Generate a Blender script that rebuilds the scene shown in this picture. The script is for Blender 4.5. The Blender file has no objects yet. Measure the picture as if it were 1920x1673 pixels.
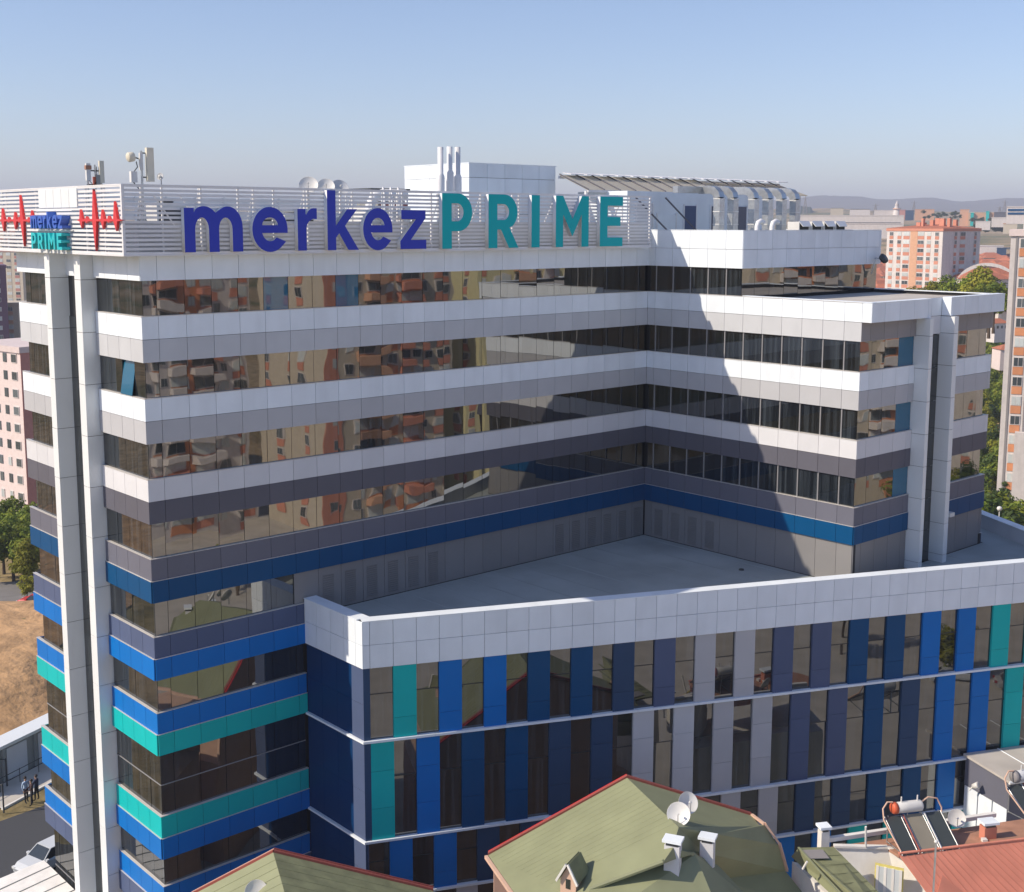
import bpy, bmesh, math, random
from mathutils import Vector, Matrix
random.seed(7)
R = math.radians
SC = bpy.context.scene
COL = SC.collection
H0 = 40.0                                   # eye height above the ground
# ------------------------------------------------------------------ camera
F_PX, PITCH, ROLL, CX, CY = 2348.93, R(8.0556), R(-0.0925), 947.17, 751.82
cd = bpy.data.cameras.new('camera'); cam = bpy.data.objects.new('camera', cd); COL.objects.link(cam)
SC.camera = cam
cam.location = (0, 0, H0)
cam.rotation_mode = 'XYZ'
cam.matrix_world = Matrix.Translation((0, 0, H0)) @ Matrix.Rotation(R(90) - PITCH, 4, 'X') @ Matrix.Rotation(-ROLL, 4, 'Z')
cd.sensor_width = 36.0; cd.sensor_fit = 'HORIZONTAL'
cd.lens = F_PX / 1920.0 * 36.0
cd.shift_x = (960 - CX) / 1920.0
cd.shift_y = -(836.5 - CY) / 1920.0
cd.clip_start = 0.5; cd.clip_end = 20000
# ------------------------------------------------------------------ light
AL = R(41.5413); CA, SA = math.cos(AL), math.sin(AL)
SUN = Vector((2.07 * CA + 1.0 * SA, 2.07 * SA - 1.0 * CA, -1.81)).normalized()   # travelling direction
world = bpy.data.worlds.new('World'); SC.world = world; world.use_nodes = True
nt = world.node_tree; nt.nodes.clear()
sky = nt.nodes.new('ShaderNodeTexSky'); sky.sky_type = 'NISHITA'; sky.sun_disc = False
sky.sun_elevation = math.asin(-SUN.z)
sky.sun_rotation = math.atan2(-SUN.x, -SUN.y)
sky.altitude = 900; sky.air_density = 1.0; sky.dust_density = 1.2; sky.ozone_density = 5.0
bg = nt.nodes.new('ShaderNodeBackground'); bg.inputs['Strength'].default_value = 0.118
wo = nt.nodes.new('ShaderNodeOutputWorld')
tint = nt.nodes.new('ShaderNodeMixRGB'); tint.blend_type = 'MULTIPLY'; tint.inputs[0].default_value = 1; tint.inputs[2].default_value = (.93, .785, .745, 1)
nt.links.new(sky.outputs[0], tint.inputs[1]); nt.links.new(tint.outputs[0], bg.inputs[0]); nt.links.new(bg.outputs[0], wo.inputs[0])
sd = bpy.data.lights.new('sun', 'SUN'); sd.energy = 2.8; sd.angle = R(0.53); sd.color = (1.0, 0.865, 0.69)
sun = bpy.data.objects.new('sun', sd); COL.objects.link(sun)
sun.rotation_euler = SUN.to_track_quat('-Z', 'Y').to_euler(); sun.location = (-80, -20, 120)
SC.view_settings.view_transform = 'Standard'; SC.view_settings.look = 'None'
SC.view_settings.exposure = 0.86; SC.view_settings.gamma = 1.0; SC.view_settings.use_curve_mapping = False
SC.render.engine = 'CYCLES'
try:
    SC.cycles.max_bounces = 6; SC.cycles.volume_bounces = 0
except Exception: pass

# ------------------------------------------------------------------ helpers
def ray(px, py):
    a, b = px - CX, py - CY
    cr, sr = math.cos(ROLL), math.sin(ROLL)
    X = (a * cr + b * sr) / F_PX; Y = -(-a * sr + b * cr) / F_PX
    c, s = math.cos(PITCH), math.sin(PITCH)
    return Vector((X, c + Y * s, -s + Y * c))
def atz(px, py, z):                         # world point on the height z (above eye = +)
    d = ray(px, py); return Vector((0, 0, H0)) + d * (z / d.z)
def atd(px, py, dist):                      # world point at horizontal distance dist
    d = ray(px, py); return Vector((0, 0, H0)) + d * (dist / math.hypot(d.x, d.y))

def newmat(name): 
    m = bpy.data.materials.new(name); m.use_nodes = True
    n = m.node_tree.nodes; return m, m.node_tree, n['Principled BSDF']
def mat(name, col, rough=0.6, var=0.06, spec=0.5, metal=0.0, nscale=1.5, namp=0.06, bump=0.0, bscale=20, grime=0.0, coords='Object'):
    """plain surface: base colour with soft mottling, per object tint and optional relief"""
    m, t, b = newmat(name); N = t.nodes; Lk = t.links
    tc = N.new('ShaderNodeTexCoord'); nz = N.new('ShaderNodeTexNoise')
    nz.inputs['Scale'].default_value = nscale; nz.inputs['Detail'].default_value = 5
    oi = N.new('ShaderNodeObjectInfo')
    add = N.new('ShaderNodeVectorMath'); add.operation = 'ADD'
    sc = N.new('ShaderNodeVectorMath'); sc.operation = 'SCALE'; sc.inputs['Scale'].default_value = 37.0
    cb = N.new('ShaderNodeCombineXYZ')
    for i in range(3): Lk.new(oi.outputs['Random'], cb.inputs[i])
    Lk.new(cb.outputs[0], sc.inputs[0]); Lk.new(tc.outputs[coords], add.inputs[0]); Lk.new(sc.outputs[0], add.inputs[1])
    Lk.new(add.outputs[0], nz.inputs['Vector'])
    m1 = N.new('ShaderNodeMapRange'); m1.inputs[1].default_value = .3; m1.inputs[2].default_value = .7
    m1.inputs[3].default_value = 1 - namp; m1.inputs[4].default_value = 1 + namp
    Lk.new(nz.outputs[0], m1.inputs[0])
    m2 = N.new('ShaderNodeMapRange'); m2.inputs[3].default_value = 1 - var; m2.inputs[4].default_value = 1 + var
    Lk.new(oi.outputs['Random'], m2.inputs[0])
    mu = N.new('ShaderNodeMath'); mu.operation = 'MULTIPLY'; Lk.new(m1.outputs[0], mu.inputs[0]); Lk.new(m2.outputs[0], mu.inputs[1])
    last = mu.outputs[0]
    if grime:
        ng = N.new('ShaderNodeTexNoise'); ng.inputs['Scale'].default_value = nscale * .35; ng.inputs['Detail'].default_value = 8
        mp = N.new('ShaderNodeMapping'); mp.inputs['Scale'].default_value = (3.0, 3.0, .35)
        Lk.new(add.outputs[0], mp.inputs[0]); Lk.new(mp.outputs[0], ng.inputs['Vector'])
        mg = N.new('ShaderNodeMapRange'); mg.inputs[1].default_value = .42; mg.inputs[2].default_value = .75
        mg.inputs[3].default_value = 1; mg.inputs[4].default_value = 1 - grime
        Lk.new(ng.outputs[0], mg.inputs[0])
        m3 = N.new('ShaderNodeMath'); m3.operation = 'MULTIPLY'; Lk.new(last, m3.inputs[0]); Lk.new(mg.outputs[0], m3.inputs[1]); last = m3.outputs[0]
    vs = N.new('ShaderNodeVectorMath'); vs.operation = 'SCALE'; vs.inputs[0].default_value = col[:3]
    Lk.new(last, vs.inputs['Scale']); Lk.new(vs.outputs[0], b.inputs['Base Color'])
    b.inputs['Roughness'].default_value = rough; b.inputs['Metallic'].default_value = metal
    b.inputs['Specular IOR Level'].default_value = spec
    if bump:
        n2 = N.new('ShaderNodeTexNoise'); n2.inputs['Scale'].default_value = bscale; n2.inputs['Detail'].default_value = 6
        Lk.new(tc.outputs[coords], n2.inputs['Vector'])
        bp = N.new('ShaderNodeBump'); bp.inputs['Strength'].default_value = 1; bp.inputs['Distance'].default_value = bump
        Lk.new(n2.outputs[0], bp.inputs['Height']); Lk.new(bp.outputs[0], b.inputs['Normal'])
    return m

def glass(name, base=(.012, .015, .018), tint=(.84, .84, .82), f0=.24, warp=.0065, scale=.55, fres=1.5, curtain=False):
    """mirror-coated facade glass; each pane is bowed a little by a low noise"""
    m, t, b = newmat(name); N = t.nodes; Lk = t.links
    N.remove(b); out = N['Material Output']
    df = N.new('ShaderNodeBsdfDiffuse'); df.inputs[0].default_value = (*base, 1)
    gl = N.new('ShaderNodeBsdfGlossy'); gl.inputs['Color'].default_value = (*tint, 1); gl.inputs['Roughness'].default_value = .015
    fr = N.new('ShaderNodeFresnel'); fr.inputs[0].default_value = fres
    ma = N.new('ShaderNodeMapRange'); ma.inputs[3].default_value = f0; ma.inputs[4].default_value = 1.0
    mx = N.new('ShaderNodeMixShader')
    Lk.new(fr.outputs[0], ma.inputs[0]); Lk.new(ma.outputs[0], mx.inputs[0])
    Lk.new(df.outputs[0], mx.inputs[1]); Lk.new(gl.outputs[0], mx.inputs[2]); Lk.new(mx.outputs[0], out.inputs[0])
    tc = N.new('ShaderNodeTexCoord'); oi = N.new('ShaderNodeObjectInfo'); cb = N.new('ShaderNodeCombineXYZ')
    for i in range(3): Lk.new(oi.outputs['Random'], cb.inputs[i])
    sc = N.new('ShaderNodeVectorMath'); sc.operation = 'SCALE'; sc.inputs['Scale'].default_value = 91.0
    add = N.new('ShaderNodeVectorMath'); add.operation = 'ADD'
    Lk.new(cb.outputs[0], sc.inputs[0]); Lk.new(sc.outputs[0], add.inputs[1]); Lk.new(tc.outputs['Object'], add.inputs[0])
    # blinds and dim rooms behind the glass
    mp = N.new('ShaderNodeMapping'); mp.inputs['Scale'].default_value = (5.5, 5.5, .12); nb = N.new('ShaderNodeTexNoise'); nb.inputs['Scale'].default_value = 1.0; nb.inputs['Detail'].default_value = 3
    Lk.new(add.outputs[0], mp.inputs[0]); Lk.new(mp.outputs[0], nb.inputs['Vector'])
    mr = N.new('ShaderNodeMapRange'); mr.inputs[1].default_value = .45; mr.inputs[2].default_value = .75; mr.inputs[3].default_value = .6; mr.inputs[4].default_value = 3.8 if curtain else 2.5
    Lk.new(nb.outputs[0], mr.inputs[0]); vs = N.new('ShaderNodeVectorMath'); vs.operation = 'SCALE'; vs.inputs[0].default_value = base; Lk.new(mr.outputs[0], vs.inputs['Scale']); Lk.new(vs.outputs[0], df.inputs[0])
    if name.startswith('teal'): vs.inputs['Scale'].default_value = 1.0; Lk.remove(vs.inputs['Scale'].links[0])
    nz = N.new('ShaderNodeTexNoise'); nz.inputs['Scale'].default_value = scale; nz.inputs['Detail'].default_value = .6
    Lk.new(add.outputs[0], nz.inputs['Vector'])
    bp = N.new('ShaderNodeBump'); bp.inputs['Strength'].default_value = 1.0; bp.inputs['Distance'].default_value = warp
    Lk.new(nz.outputs[0], bp.inputs['Height']); Lk.new(bp.outputs[0], gl.inputs['Normal'])
    return m

M = {}
acp = dict(rough=.42, namp=.03, var=.04, nscale=.8, spec=.15)
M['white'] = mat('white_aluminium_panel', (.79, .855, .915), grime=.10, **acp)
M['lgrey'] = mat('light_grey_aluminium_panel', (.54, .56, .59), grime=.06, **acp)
M['mauve'] = mat('mauve_grey_aluminium_panel', (.465, .475, .50), **acp)
M['pale'] = mat('pale_mauve_aluminium_panel', (.64, .65, .68), **acp)
M['mid'] = mat('dusky_grey_aluminium_panel', (.275, .262, .265), **acp)
M['slate'] = mat('slate_grey_aluminium_panel', (.118, .118, .145), **acp)
M['steel'] = mat('steel_grey_aluminium_panel', (.145, .15, .19), **acp)
M['wall'] = mat('brownish_grey_aluminium_panel', (.235, .232, .235), **acp)
M['slateblue'] = mat('slate_blue_aluminium_panel', (.085, .115, .21), **acp)
M['indigo'] = mat('indigo_aluminium_panel', (.03, .068, .145), **acp)
M['navy'] = mat('navy_aluminium_panel', (.002, .068, .19), **acp)
M['deep'] = mat('deep_navy_aluminium_panel', (.003, .036, .125), **acp)
M['blue'] = mat('bright_blue_aluminium_panel', (.001, .155, .52), **acp)
M['teal'] = mat('teal_aluminium_panel', (.002, .45, .45), **acp)
M['pilaster'] = mat('pale_pilaster_cladding', (.74, .78, .80), rough=.35, namp=.012, var=.02, nscale=.8)
M['core'] = mat('dark_facade_substructure', (.03, .03, .033), rough=.9)
M['sill'] = mat('light_metal_sill', (.62, .60, .57), rough=.35, metal=.2)
M['mullion'] = mat('aluminium_mullion', (.30, .30, .31), rough=.4, metal=.2)
M['darkmull'] = mat('dark_mullion', (.025, .027, .03), rough=.4)
M['glass'] = glass('mirrored_window_glass')
M['glass2'] = glass('calm_window_glass', warp=.006, f0=.10, curtain=True)
M['glass3'] = glass('dim_window_glass', warp=.005, f0=.13, curtain=True)
M['glassteal'] = glass('teal_base_glass', base=(.010, .12, .22), warp=.006, f0=.07)  # base colour holds the blue that sky reflection gives some panes
M['roof'] = mat('grey_roof_membrane', (.37, .41, .41), rough=.85, nscale=.25, namp=.14, grime=.16, bump=.01, bscale=6)
M['roofw'] = mat('pale_roof_membrane', (.48, .45, .41), rough=.8, nscale=.4, namp=.12)
M['slat'] = mat('white_louvre_slat', (.72, .73, .75), rough=.45)
M['galv'] = mat('galvanised_steel', (.50, .52, .53), rough=.32, metal=.75, namp=.12, nscale=4, var=.08)
M['steelw'] = mat('white_painted_steel', (.68, .68, .66), rough=.45)
M['cream'] = mat('cream_plastic', (.68, .64, .52), rough=.5)
M['darkm'] = mat('dark_metal', (.045, .05, .055), rough=.5)
M['black'] = mat('black_rubber', (.02, .02, .02), rough=.7)
M['signblue'] = mat('blue_sign_face', (.035, .055, .46), rough=.5, spec=.2, namp=.01, var=0)
M['signteal'] = mat('teal_sign_face', (.0, .43, .46), rough=.5, spec=.15, namp=.01, var=0)
M['signblue2'] = mat('bright_blue_sign_return', (.04, .12, .52), rough=.35, namp=.01, var=0)
M['signteal2'] = mat('bright_turquoise_sign_return', (.01, .48, .53), rough=.35, namp=.01, var=0)
M['signred'] = mat('red_sign_face', (.62, .035, .04), rough=.35, namp=.01, var=0)
M['signwhite'] = mat('white_sign_return', (.76, .78, .80), rough=.35, namp=.01, var=0)
M['green'] = mat('green_painted_roof_sheet', (.245, .265, .155), rough=.62, nscale=.7, namp=.07, grime=.10, var=.03)
M['green2'] = mat('weathered_green_roof_sheet', (.22, .235, .13), rough=.7, nscale=1.2, namp=.16, grime=.3)
M['redroof'] = mat('red_painted_roof_sheet', (.62, .235, .16), rough=.6, nscale=.8, namp=.08, grime=.15)
M['brownroof'] = mat('brown_red_flat_roof', (.42, .22, .145), rough=.8, nscale=1, namp=.14, grime=.2)
M['redtrim'] = mat('red_brown_roof_trim', (.30, .075, .06), rough=.55)
M['peach'] = mat('peach_render', (.62, .42, .32), rough=.85)
M['whitew'] = mat('white_render', (.74, .73, .70), rough=.85, grime=.10)
M['yellow'] = mat('yellow_window_surround', (.68, .60, .18), rough=.7)
M['greyconc'] = mat('grey_concrete', (.30, .31, .30), rough=.9, grime=.2, bump=.01)
M['collector'] = mat('dark_solar_collector', (.055, .065, .065), rough=.3, namp=.05)
M['collector2'] = mat('beige_solar_collector', (.23, .21, .165), rough=.5)  # lighter beige tone for the middle panel
M['orange'] = mat('orange_red_plastic', (.62, .12, .05), rough=.5)
M['trunk'] = mat('tree_bark', (.09, .065, .045), rough=.95)
M['asphalt'] = mat('asphalt', (.055, .058, .065), rough=.92, nscale=.3, namp=.18, bump=.01, coords='Generated')
M['road'] = mat('worn_road', (.20, .19, .18), rough=.92, nscale=.3, namp=.15)
M['pave'] = mat('pale_paving', (.50, .47, .42), rough=.9, nscale=.5, namp=.12)
M['curtain'] = mat('pale_window_blind', (.55, .60, .62), rough=.7)

m, t, b = newmat('translucent_cream_sheet'); M['poly'] = m
_tr = t.nodes.new('ShaderNodeBsdfTranslucent'); _tr.inputs[0].default_value = (.78, .74, .66, 1); b.inputs['Base Color'].default_value = (.74, .72, .66, 1); b.inputs['Roughness'].default_value = .6
_mx = t.nodes.new('ShaderNodeMixShader'); _mx.inputs[0].default_value = .6; t.links.new(b.outputs[0], _mx.inputs[1]); t.links.new(_tr.outputs[0], _mx.inputs[2]); t.links.new(_mx.outputs[0], t.nodes['Material Output'].inputs[0])
def prop(o, label=None, cat=None, group=None, kind=None):
    if label: o['label'] = label
    if cat: o['category'] = cat
    if group: o['group'] = group
    if kind: o['kind'] = kind
    return o
def empty(name, loc=(0, 0, 0), rz=0, label=None, cat=None, group=None, par=None):
    o = bpy.data.objects.new(name, None); COL.objects.link(o); o.location = loc; o.rotation_euler = (0, 0, rz)
    o.empty_display_size = .3
    if par: o.parent = par
    return prop(o, label, cat, group)
def link(name, me, par=None, loc=(0, 0, 0), rz=0):
    o = bpy.data.objects.new(name, me); COL.objects.link(o); o.location = loc
    if rz: o.rotation_euler = (0, 0, rz)
    if par: o.parent = par
    return o
class MB:
    def __init__(s): s.v = []; s.f = []; s.mi = []; s.sm = []
    def add(s, vs, fs, mi=0, sm=False):
        o = len(s.v); s.v += [tuple(v) for v in vs]; s.f += [tuple(o + i for i in f) for f in fs]; s.mi += [mi] * len(fs); s.sm += [sm] * len(fs)
        return s
    def box(s, a, b, mi=0, mx=None):
        x0, y0, z0 = a; x1, y1, z1 = b
        vs = [(x0, y0, z0), (x1, y0, z0), (x1, y1, z0), (x0, y1, z0), (x0, y0, z1), (x1, y0, z1), (x1, y1, z1), (x0, y1, z1)]
        if mx: vs = [mx @ Vector(v) for v in vs]
        return s.add(vs, [(3, 2, 1, 0), (4, 5, 6, 7), (0, 1, 5, 4), (1, 2, 6, 5), (2, 3, 7, 6), (3, 0, 4, 7)], mi)
    def poly(s, pts, mi=0): return s.add(pts, [tuple(range(len(pts)))], mi)
    def prism(s, pts, z0, z1, mi=0):
        n = len(pts)
        vs = [(p[0], p[1], z0) for p in pts] + [(p[0], p[1], z1) for p in pts]
        return s.add(vs, [tuple(range(n))[::-1], tuple(range(n, 2 * n))] + [(i, (i + 1) % n, n + (i + 1) % n, n + i) for i in range(n)], mi)
    def slab(s, pts, t, mi=0):              # any planar polygon thickened along its normal (downwards)
        P = [Vector(p) for p in pts]; n = Vector((0, 0, 0))
        for i in range(len(P)): n += P[i].cross(P[(i + 1) % len(P)])
        n.normalize()
        Q = [p - n * t for p in P]; k = len(P)
        return s.add(P + Q, [tuple(range(k)), tuple(range(k, 2 * k))[::-1]] + [((i + 1) % k, i, k + i, k + (i + 1) % k) for i in range(k)], mi)
    def tube(s, pts, r, n=8, mi=0, cap=True, sm=True):
        P = [Vector(p) for p in pts]; rr = r if isinstance(r, (list, tuple)) else [r] * len(P); vs = []; prev = None
        for i, p in enumerate(P):
            d = (P[min(i + 1, len(P) - 1)] - P[max(i - 1, 0)]).normalized()
            if prev is None:
                u = d.orthogonal().normalized()
            else:
                u = (prev - d * prev.dot(d))
                u = u.normalized() if u.length > 1e-6 else d.orthogonal().normalized()
            prev = u; w = d.cross(u)
            for k in range(n):
                a = 2 * math.pi * k / n; vs.append(p + (u * math.cos(a) + w * math.sin(a)) * rr[i])
        fs = [(i * n + k, i * n + (k + 1) % n, (i + 1) * n + (k + 1) % n, (i + 1) * n + k) for i in range(len(P) - 1) for k in range(n)]
        s.add(vs, fs, mi, sm)
        if cap:
            m = len(P) - 1
            s.add([vs[k] for k in range(n)], [tuple(range(n))[::-1]], mi); s.add([vs[m * n + k] for k in range(n)], [tuple(range(n))], mi)
        return s
    def rev(s, prof, n=20, mi=0, mx=None, sm=True):   # lathe (r, z)
        vs = []
        for r, z in prof:
            for k in range(n):
                a = 2 * math.pi * k / n; vs.append(Vector((r * math.cos(a), r * math.sin(a), z)))
        if mx: vs = [mx @ v for v in vs]
        fs = [(i * n + k, i * n + (k + 1) % n, (i + 1) * n + (k + 1) % n, (i + 1) * n + k) for i in range(len(prof) - 1) for k in range(n)]
        return s.add(vs, fs, mi, sm)
    def mesh(s, name, mats):
        me = bpy.data.meshes.new(name); me.from_pydata(s.v, [], s.f)
        for m in (mats if isinstance(mats, (list, tuple)) else [mats]): me.materials.append(M[m] if isinstance(m, str) else m)
        me.polygons.foreach_set('material_index', s.mi); me.polygons.foreach_set('use_smooth', s.sm); me.update()
        return me
    def obj(s, name, mats, par=None, loc=(0, 0, 0), rz=0): return link(name, s.mesh(name, mats), par, loc, rz)
_c = {}
def boxmesh(w, d, h, m, bev=0):
    k = (round(w, 3), round(d, 3), round(h, 3), m)
    if k not in _c: _c[k] = MB().box((0, -d, 0), (w, 0, h)).mesh('box', m)
    return _c[k]

class Seg:
    """a straight stretch of facade: origin, running direction, outward normal to its right"""
    def __init__(s, root, p0, d, L):
        s.root = root; s.p0 = Vector(p0[:2]); s.d = Vector(d[:2]).normalized(); s.n = Vector((s.d.y, -s.d.x)); s.L = L
        s.a = math.atan2(s.d.y, s.d.x)
    def pos(s, u, off, z): p = s.p0 + s.d * u + s.n * off; return (p.x, p.y, z + H0)
    def box(s, name, u0, u1, off0, off1, z0, z1, m):     # off: outwards +
        return link(name, boxmesh(u1 - u0, off1 - off0, z1 - z0, m), s.root, s.pos(u0, off0, z0), s.a)
    def pane(s, u0, u1, off, z0, z1, m='glass', tilt=.22, extra=0, name='window_pane'):
        o = s.box(name, u0, u1, off - .03, off, z0, z1, m)
        o.rotation_euler = (R(random.gauss(0, tilt) + extra), 0, s.a + R(random.gauss(0, tilt)))
        return o
PNAME = {'white': 'white_panel', 'lgrey': 'light_grey_panel', 'mauve': 'mauve_grey_panel', 'pale': 'pale_grey_panel', 'mid': 'dusky_grey_panel',
         'slate': 'slate_grey_panel', 'steel': 'steel_grey_panel', 'wall': 'wall_panel', 'slateblue': 'slate_blue_panel', 'indigo': 'indigo_panel',
         'navy': 'navy_panel', 'deep': 'deep_navy_panel', 'blue': 'blue_panel', 'teal': 'teal_panel'}
GAP = .022
def row(seg, joints, z0, z1, m, off=0.0, t=.05):
    for a, b in zip(joints[:-1], joints[1:]):
        if b - a < .06: continue
        seg.box(PNAME[m], a + GAP / 2, b - GAP / 2, off - t, off + random.uniform(-.002, .002), z0 + GAP / 2, z1 - GAP / 2, m)

# ------------------------------------------------------------------ ground
def sstep(a, b, x): t = max(0, min(1, (x - a) / (b - a))); return t * t * (3 - 2 * t)
def gh(x, y):                               # ground height, the tower stands at 0
    d = math.hypot(x, y)
    z = -6 * sstep(112, 185, d)
    z += 4 * sstep(420, 800, d) + 24 * sstep(900, 1500, d) + 40 * sstep(1500, 2600, d)
    if d > 250: z += 3.5 * math.sin(x * .011 + 1) * math.sin(y * .006) * sstep(250, 700, d)
    if x < -36 and 85 < y < 150:            # bank of dry earth behind the car park
        z += 2.6 * sstep(88, 102, y) * (1 - sstep(122, 136, y)) * sstep(36, 41, -x) + .5 * math.sin(x * 1.1) * math.sin(y * .7) * sstep(92, 100, y) * (1 - sstep(118, 128, y)) * sstep(38, 44, -x)
    return z
m, t, b = newmat('dry_land'); N = t.nodes; Lk = t.links; M['land'] = m
tc = N.new('ShaderNodeTexCoord')
n1 = N.new('ShaderNodeTexNoise'); n1.inputs['Scale'].default_value = .012; n1.inputs['Detail'].default_value = 8
n2 = N.new('ShaderNodeTexNoise'); n2.inputs['Scale'].default_value = .35; n2.inputs['Detail'].default_value = 8
Lk.new(tc.outputs['Object'], n1.inputs['Vector']); Lk.new(tc.outputs['Object'], n2.inputs['Vector'])
cr1 = N.new('ShaderNodeValToRGB'); e = cr1.color_ramp.elements
e[0].position = .38; e[0].color = (.15, .16, .065, 1); e[1].position = .56; e[1].color = (.40, .30, .18, 1)
x = cr1.color_ramp.elements.new(.7); x.color = (.46, .37, .25, 1)
cr2 = N.new('ShaderNodeValToRGB'); e = cr2.color_ramp.elements
e[0].position = .3; e[0].color = (.55, .55, .5, 1); e[1].position = .7; e[1].color = (1.2, 1.15, 1.1, 1)
mx = N.new('ShaderNodeMixRGB'); mx.blend_type = 'MULTIPLY'; mx.inputs[0].default_value = 1
Lk.new(n1.outputs[0], cr1.inputs[0]); Lk.new(n2.outputs[0], cr2.inputs[0]); Lk.new(cr1.outputs[0], mx.inputs[1]); Lk.new(cr2.outputs[0], mx.inputs[2])
Lk.new(mx.outputs[0], b.inputs['Base Color']); b.inputs['Roughness'].default_value = .95; b.inputs['Specular IOR Level'].default_value = .1
bp = N.new('ShaderNodeBump'); bp.inputs['Distance'].default_value = .6; Lk.new(n2.outputs[0], bp.inputs['Height']); Lk.new(bp.outputs[0], b.inputs['Normal'])
def ground():
    xs = sorted(set([-6900, -4500, -3200, -2400, -1800, -1300, -950, -700, -520, -400, -310, -250, -200, -165, -140, -120, -105] + [round(-95 + 2.5 * i, 2) for i in range(33)] + [-12 + 8 * i for i in range(14)] + [105, 125, 150, 190, 240, 300, 380, 480, 620, 800, 1050, 1400, 1900, 2600, 3600, 5000, 6900]))
    ys = sorted(set([-1500, -900, -500, -300, -200, -140, -100, -70, -40, -20, 0, 20, 40, 55] + [60 + 2.5 * i for i in range(45)] + [180, 190, 205, 225, 250, 290, 340, 400, 470, 560, 660, 780, 920, 1080, 1260, 1480, 1750, 2050, 2400, 2800, 3400, 4500, 6900]))
    mb = MB(); nx = len(xs); vs = [(x, y, gh(x, y) if y > 0 else 0) for y in ys for x in xs]
    fs = [(j * nx + i, j * nx + i + 1, (j + 1) * nx + i + 1, (j + 1) * nx + i) for j in range(len(ys) - 1) for i in range(nx - 1)]
    mb.add(vs, fs, 0, True); o = mb.obj('ground', 'land'); prop(o, kind='structure')
ground()
def drape(name, poly, m, dz):               # flat-ish sheet following the ground, subdivided
    bm = bmesh.new(); vs = [bm.verts.new((p[0], p[1], 0)) for p in poly]; bm.faces.new(vs)
    X0, X1 = min(p[0] for p in poly), max(p[0] for p in poly); Y0, Y1 = min(p[1] for p in poly), max(p[1] for p in poly)
    st = 2.5 if Y1 > 80 else 10
    for ax, lo, hi in ((0, X0, X1), (1, Y0, Y1)):
        k = math.ceil(lo / st) * st
        while k < hi:
            no = (1, 0, 0) if ax == 0 else (0, 1, 0); co = (k, 0, 0) if ax == 0 else (0, k, 0)
            bmesh.ops.bisect_plane(bm, geom=bm.verts[:] + bm.edges[:] + bm.faces[:], plane_co=co, plane_no=no, dist=1e-5); k += st
    bmesh.ops.triangulate(bm, faces=bm.faces)
    for v in bm.verts: v.co.z = gh(v.co.x, v.co.y) + dz
    for f in bm.faces: f.smooth = True
    me = bpy.data.meshes.new(name); bm.to_mesh(me); bm.free(); me.materials.append(M[m]); o = link(name, me); return prop(o, kind='structure')
drape('car_park', [(-34.5, 30), (-34.5, 79.2), (-31.2, 82.8), (-22, 88), (-2, 88), (-2, 84), (-16, 62), (-16, 30)], 'asphalt', .02)
M['dirt'] = mat('warm_dry_earth', (.52, .32, .16), rough=.97, nscale=.35, namp=.28, grime=.3, bump=.35, bscale=.9)
drape('dry_earth_bank', [(-150, 92), (-44, 88), (-33, 96), (-24, 100), (-24, 137), (-50, 137.5), (-150, 131)], 'dirt', .5)
drape('road', [(-140, 132), (-50, 139), (-20, 139), (-20, 155), (-50, 154), (-140, 146)], 'road', .18)
drape('bounce_yard', [(-14, -60), (-14, 60), (5, 78), (60, 60), (130, 60), (130, -60)], 'pave', .03)  # unseen paving, added pale to bounce light onto the shaded facades

# ================================================================== the tall building
XP, YP = -16.594, 57.12
L1, L2 = 34.278, 15.624
Z1, HS, MO, BO, TB = -4.2636, 3.8, 1.0658, 2.1339, 1.6405
def loc_w(x, y): return (XP + x * CA - y * SA, YP + x * SA + y * CA)
TW = empty('tower_building', (XP, YP, 0), AL, 'tall white, grey and blue banded office block with mirrored ribbon windows and an inner corner', 'building')
DEP = 14.9
# bands: (top, middle, bottom, upper material, lower material)
BANDS = []
cols = [('white', 'lgrey'), ('white', 'mauve'), ('pale', 'slate'), ('steel', 'navy'), ('slateblue', 'blue'), ('blue', 'teal')]
for i, (a, b_) in enumerate(cols):
    zt = Z1 - i * HS + (0.02 if i < 5 else .06)
    BANDS.append((zt, zt - MO, zt - BO, a, b_))
BANDS.append((-28.43, -29.55, -30.63, 'teal', 'blue'))
BANDS.append((-32.04, -33.1, -34.2, 'blue', 'slateblue'))
ZROOF = -20.12
TOPF = (-1.47, Z1 + TB)                    # top fascia on the long wing
def joints(lo, hi, first, mod):
    j = [lo]; x = first
    while x < hi - .12:
        if x > lo + .12: j.append(x)
        x += mod
    return j + [hi]
# core (dark structure behind the panels and glass)
cb = MB()
main = [(.32, .32), (L1 + .3, .32), (L1 + .3, -L2 + .32), (48.7, -L2 + .32), (48.7, DEP - .3), (.32, DEP - .3)]
cb.prism(main, 0, Z1 - .35 + H0)
top = [(.32, .32), (L1 + .3, .32), (L1 + .3, -7.43 + .32), (48.7, -7.43 + .32), (48.7, DEP - .3), (.32, DEP - .3)]
cb.prism(top, Z1 - .34 + H0, -1.75 + H0)
cb.obj('core', 'core', TW)
# roofs
rb = MB(); rb.prism([(.25, .25), (L1 + .25, .25), (L1 + .25, -7.2), (48.8, -7.2), (48.8, DEP - .2), (.25, DEP - .2)], -1.74 + H0, -1.6 + H0)
rb.obj('roof', 'roof', TW)
rb = MB(); rb.prism([(L1 + .1, -7.3), (48.9, -7.3), (48.9, -L2 + .1), (L1 + .1, -L2 + .1)], Z1 - .33 + H0, Z1 - .22 + H0)
rb.obj('roof_terrace', 'roofw', TW)

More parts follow.
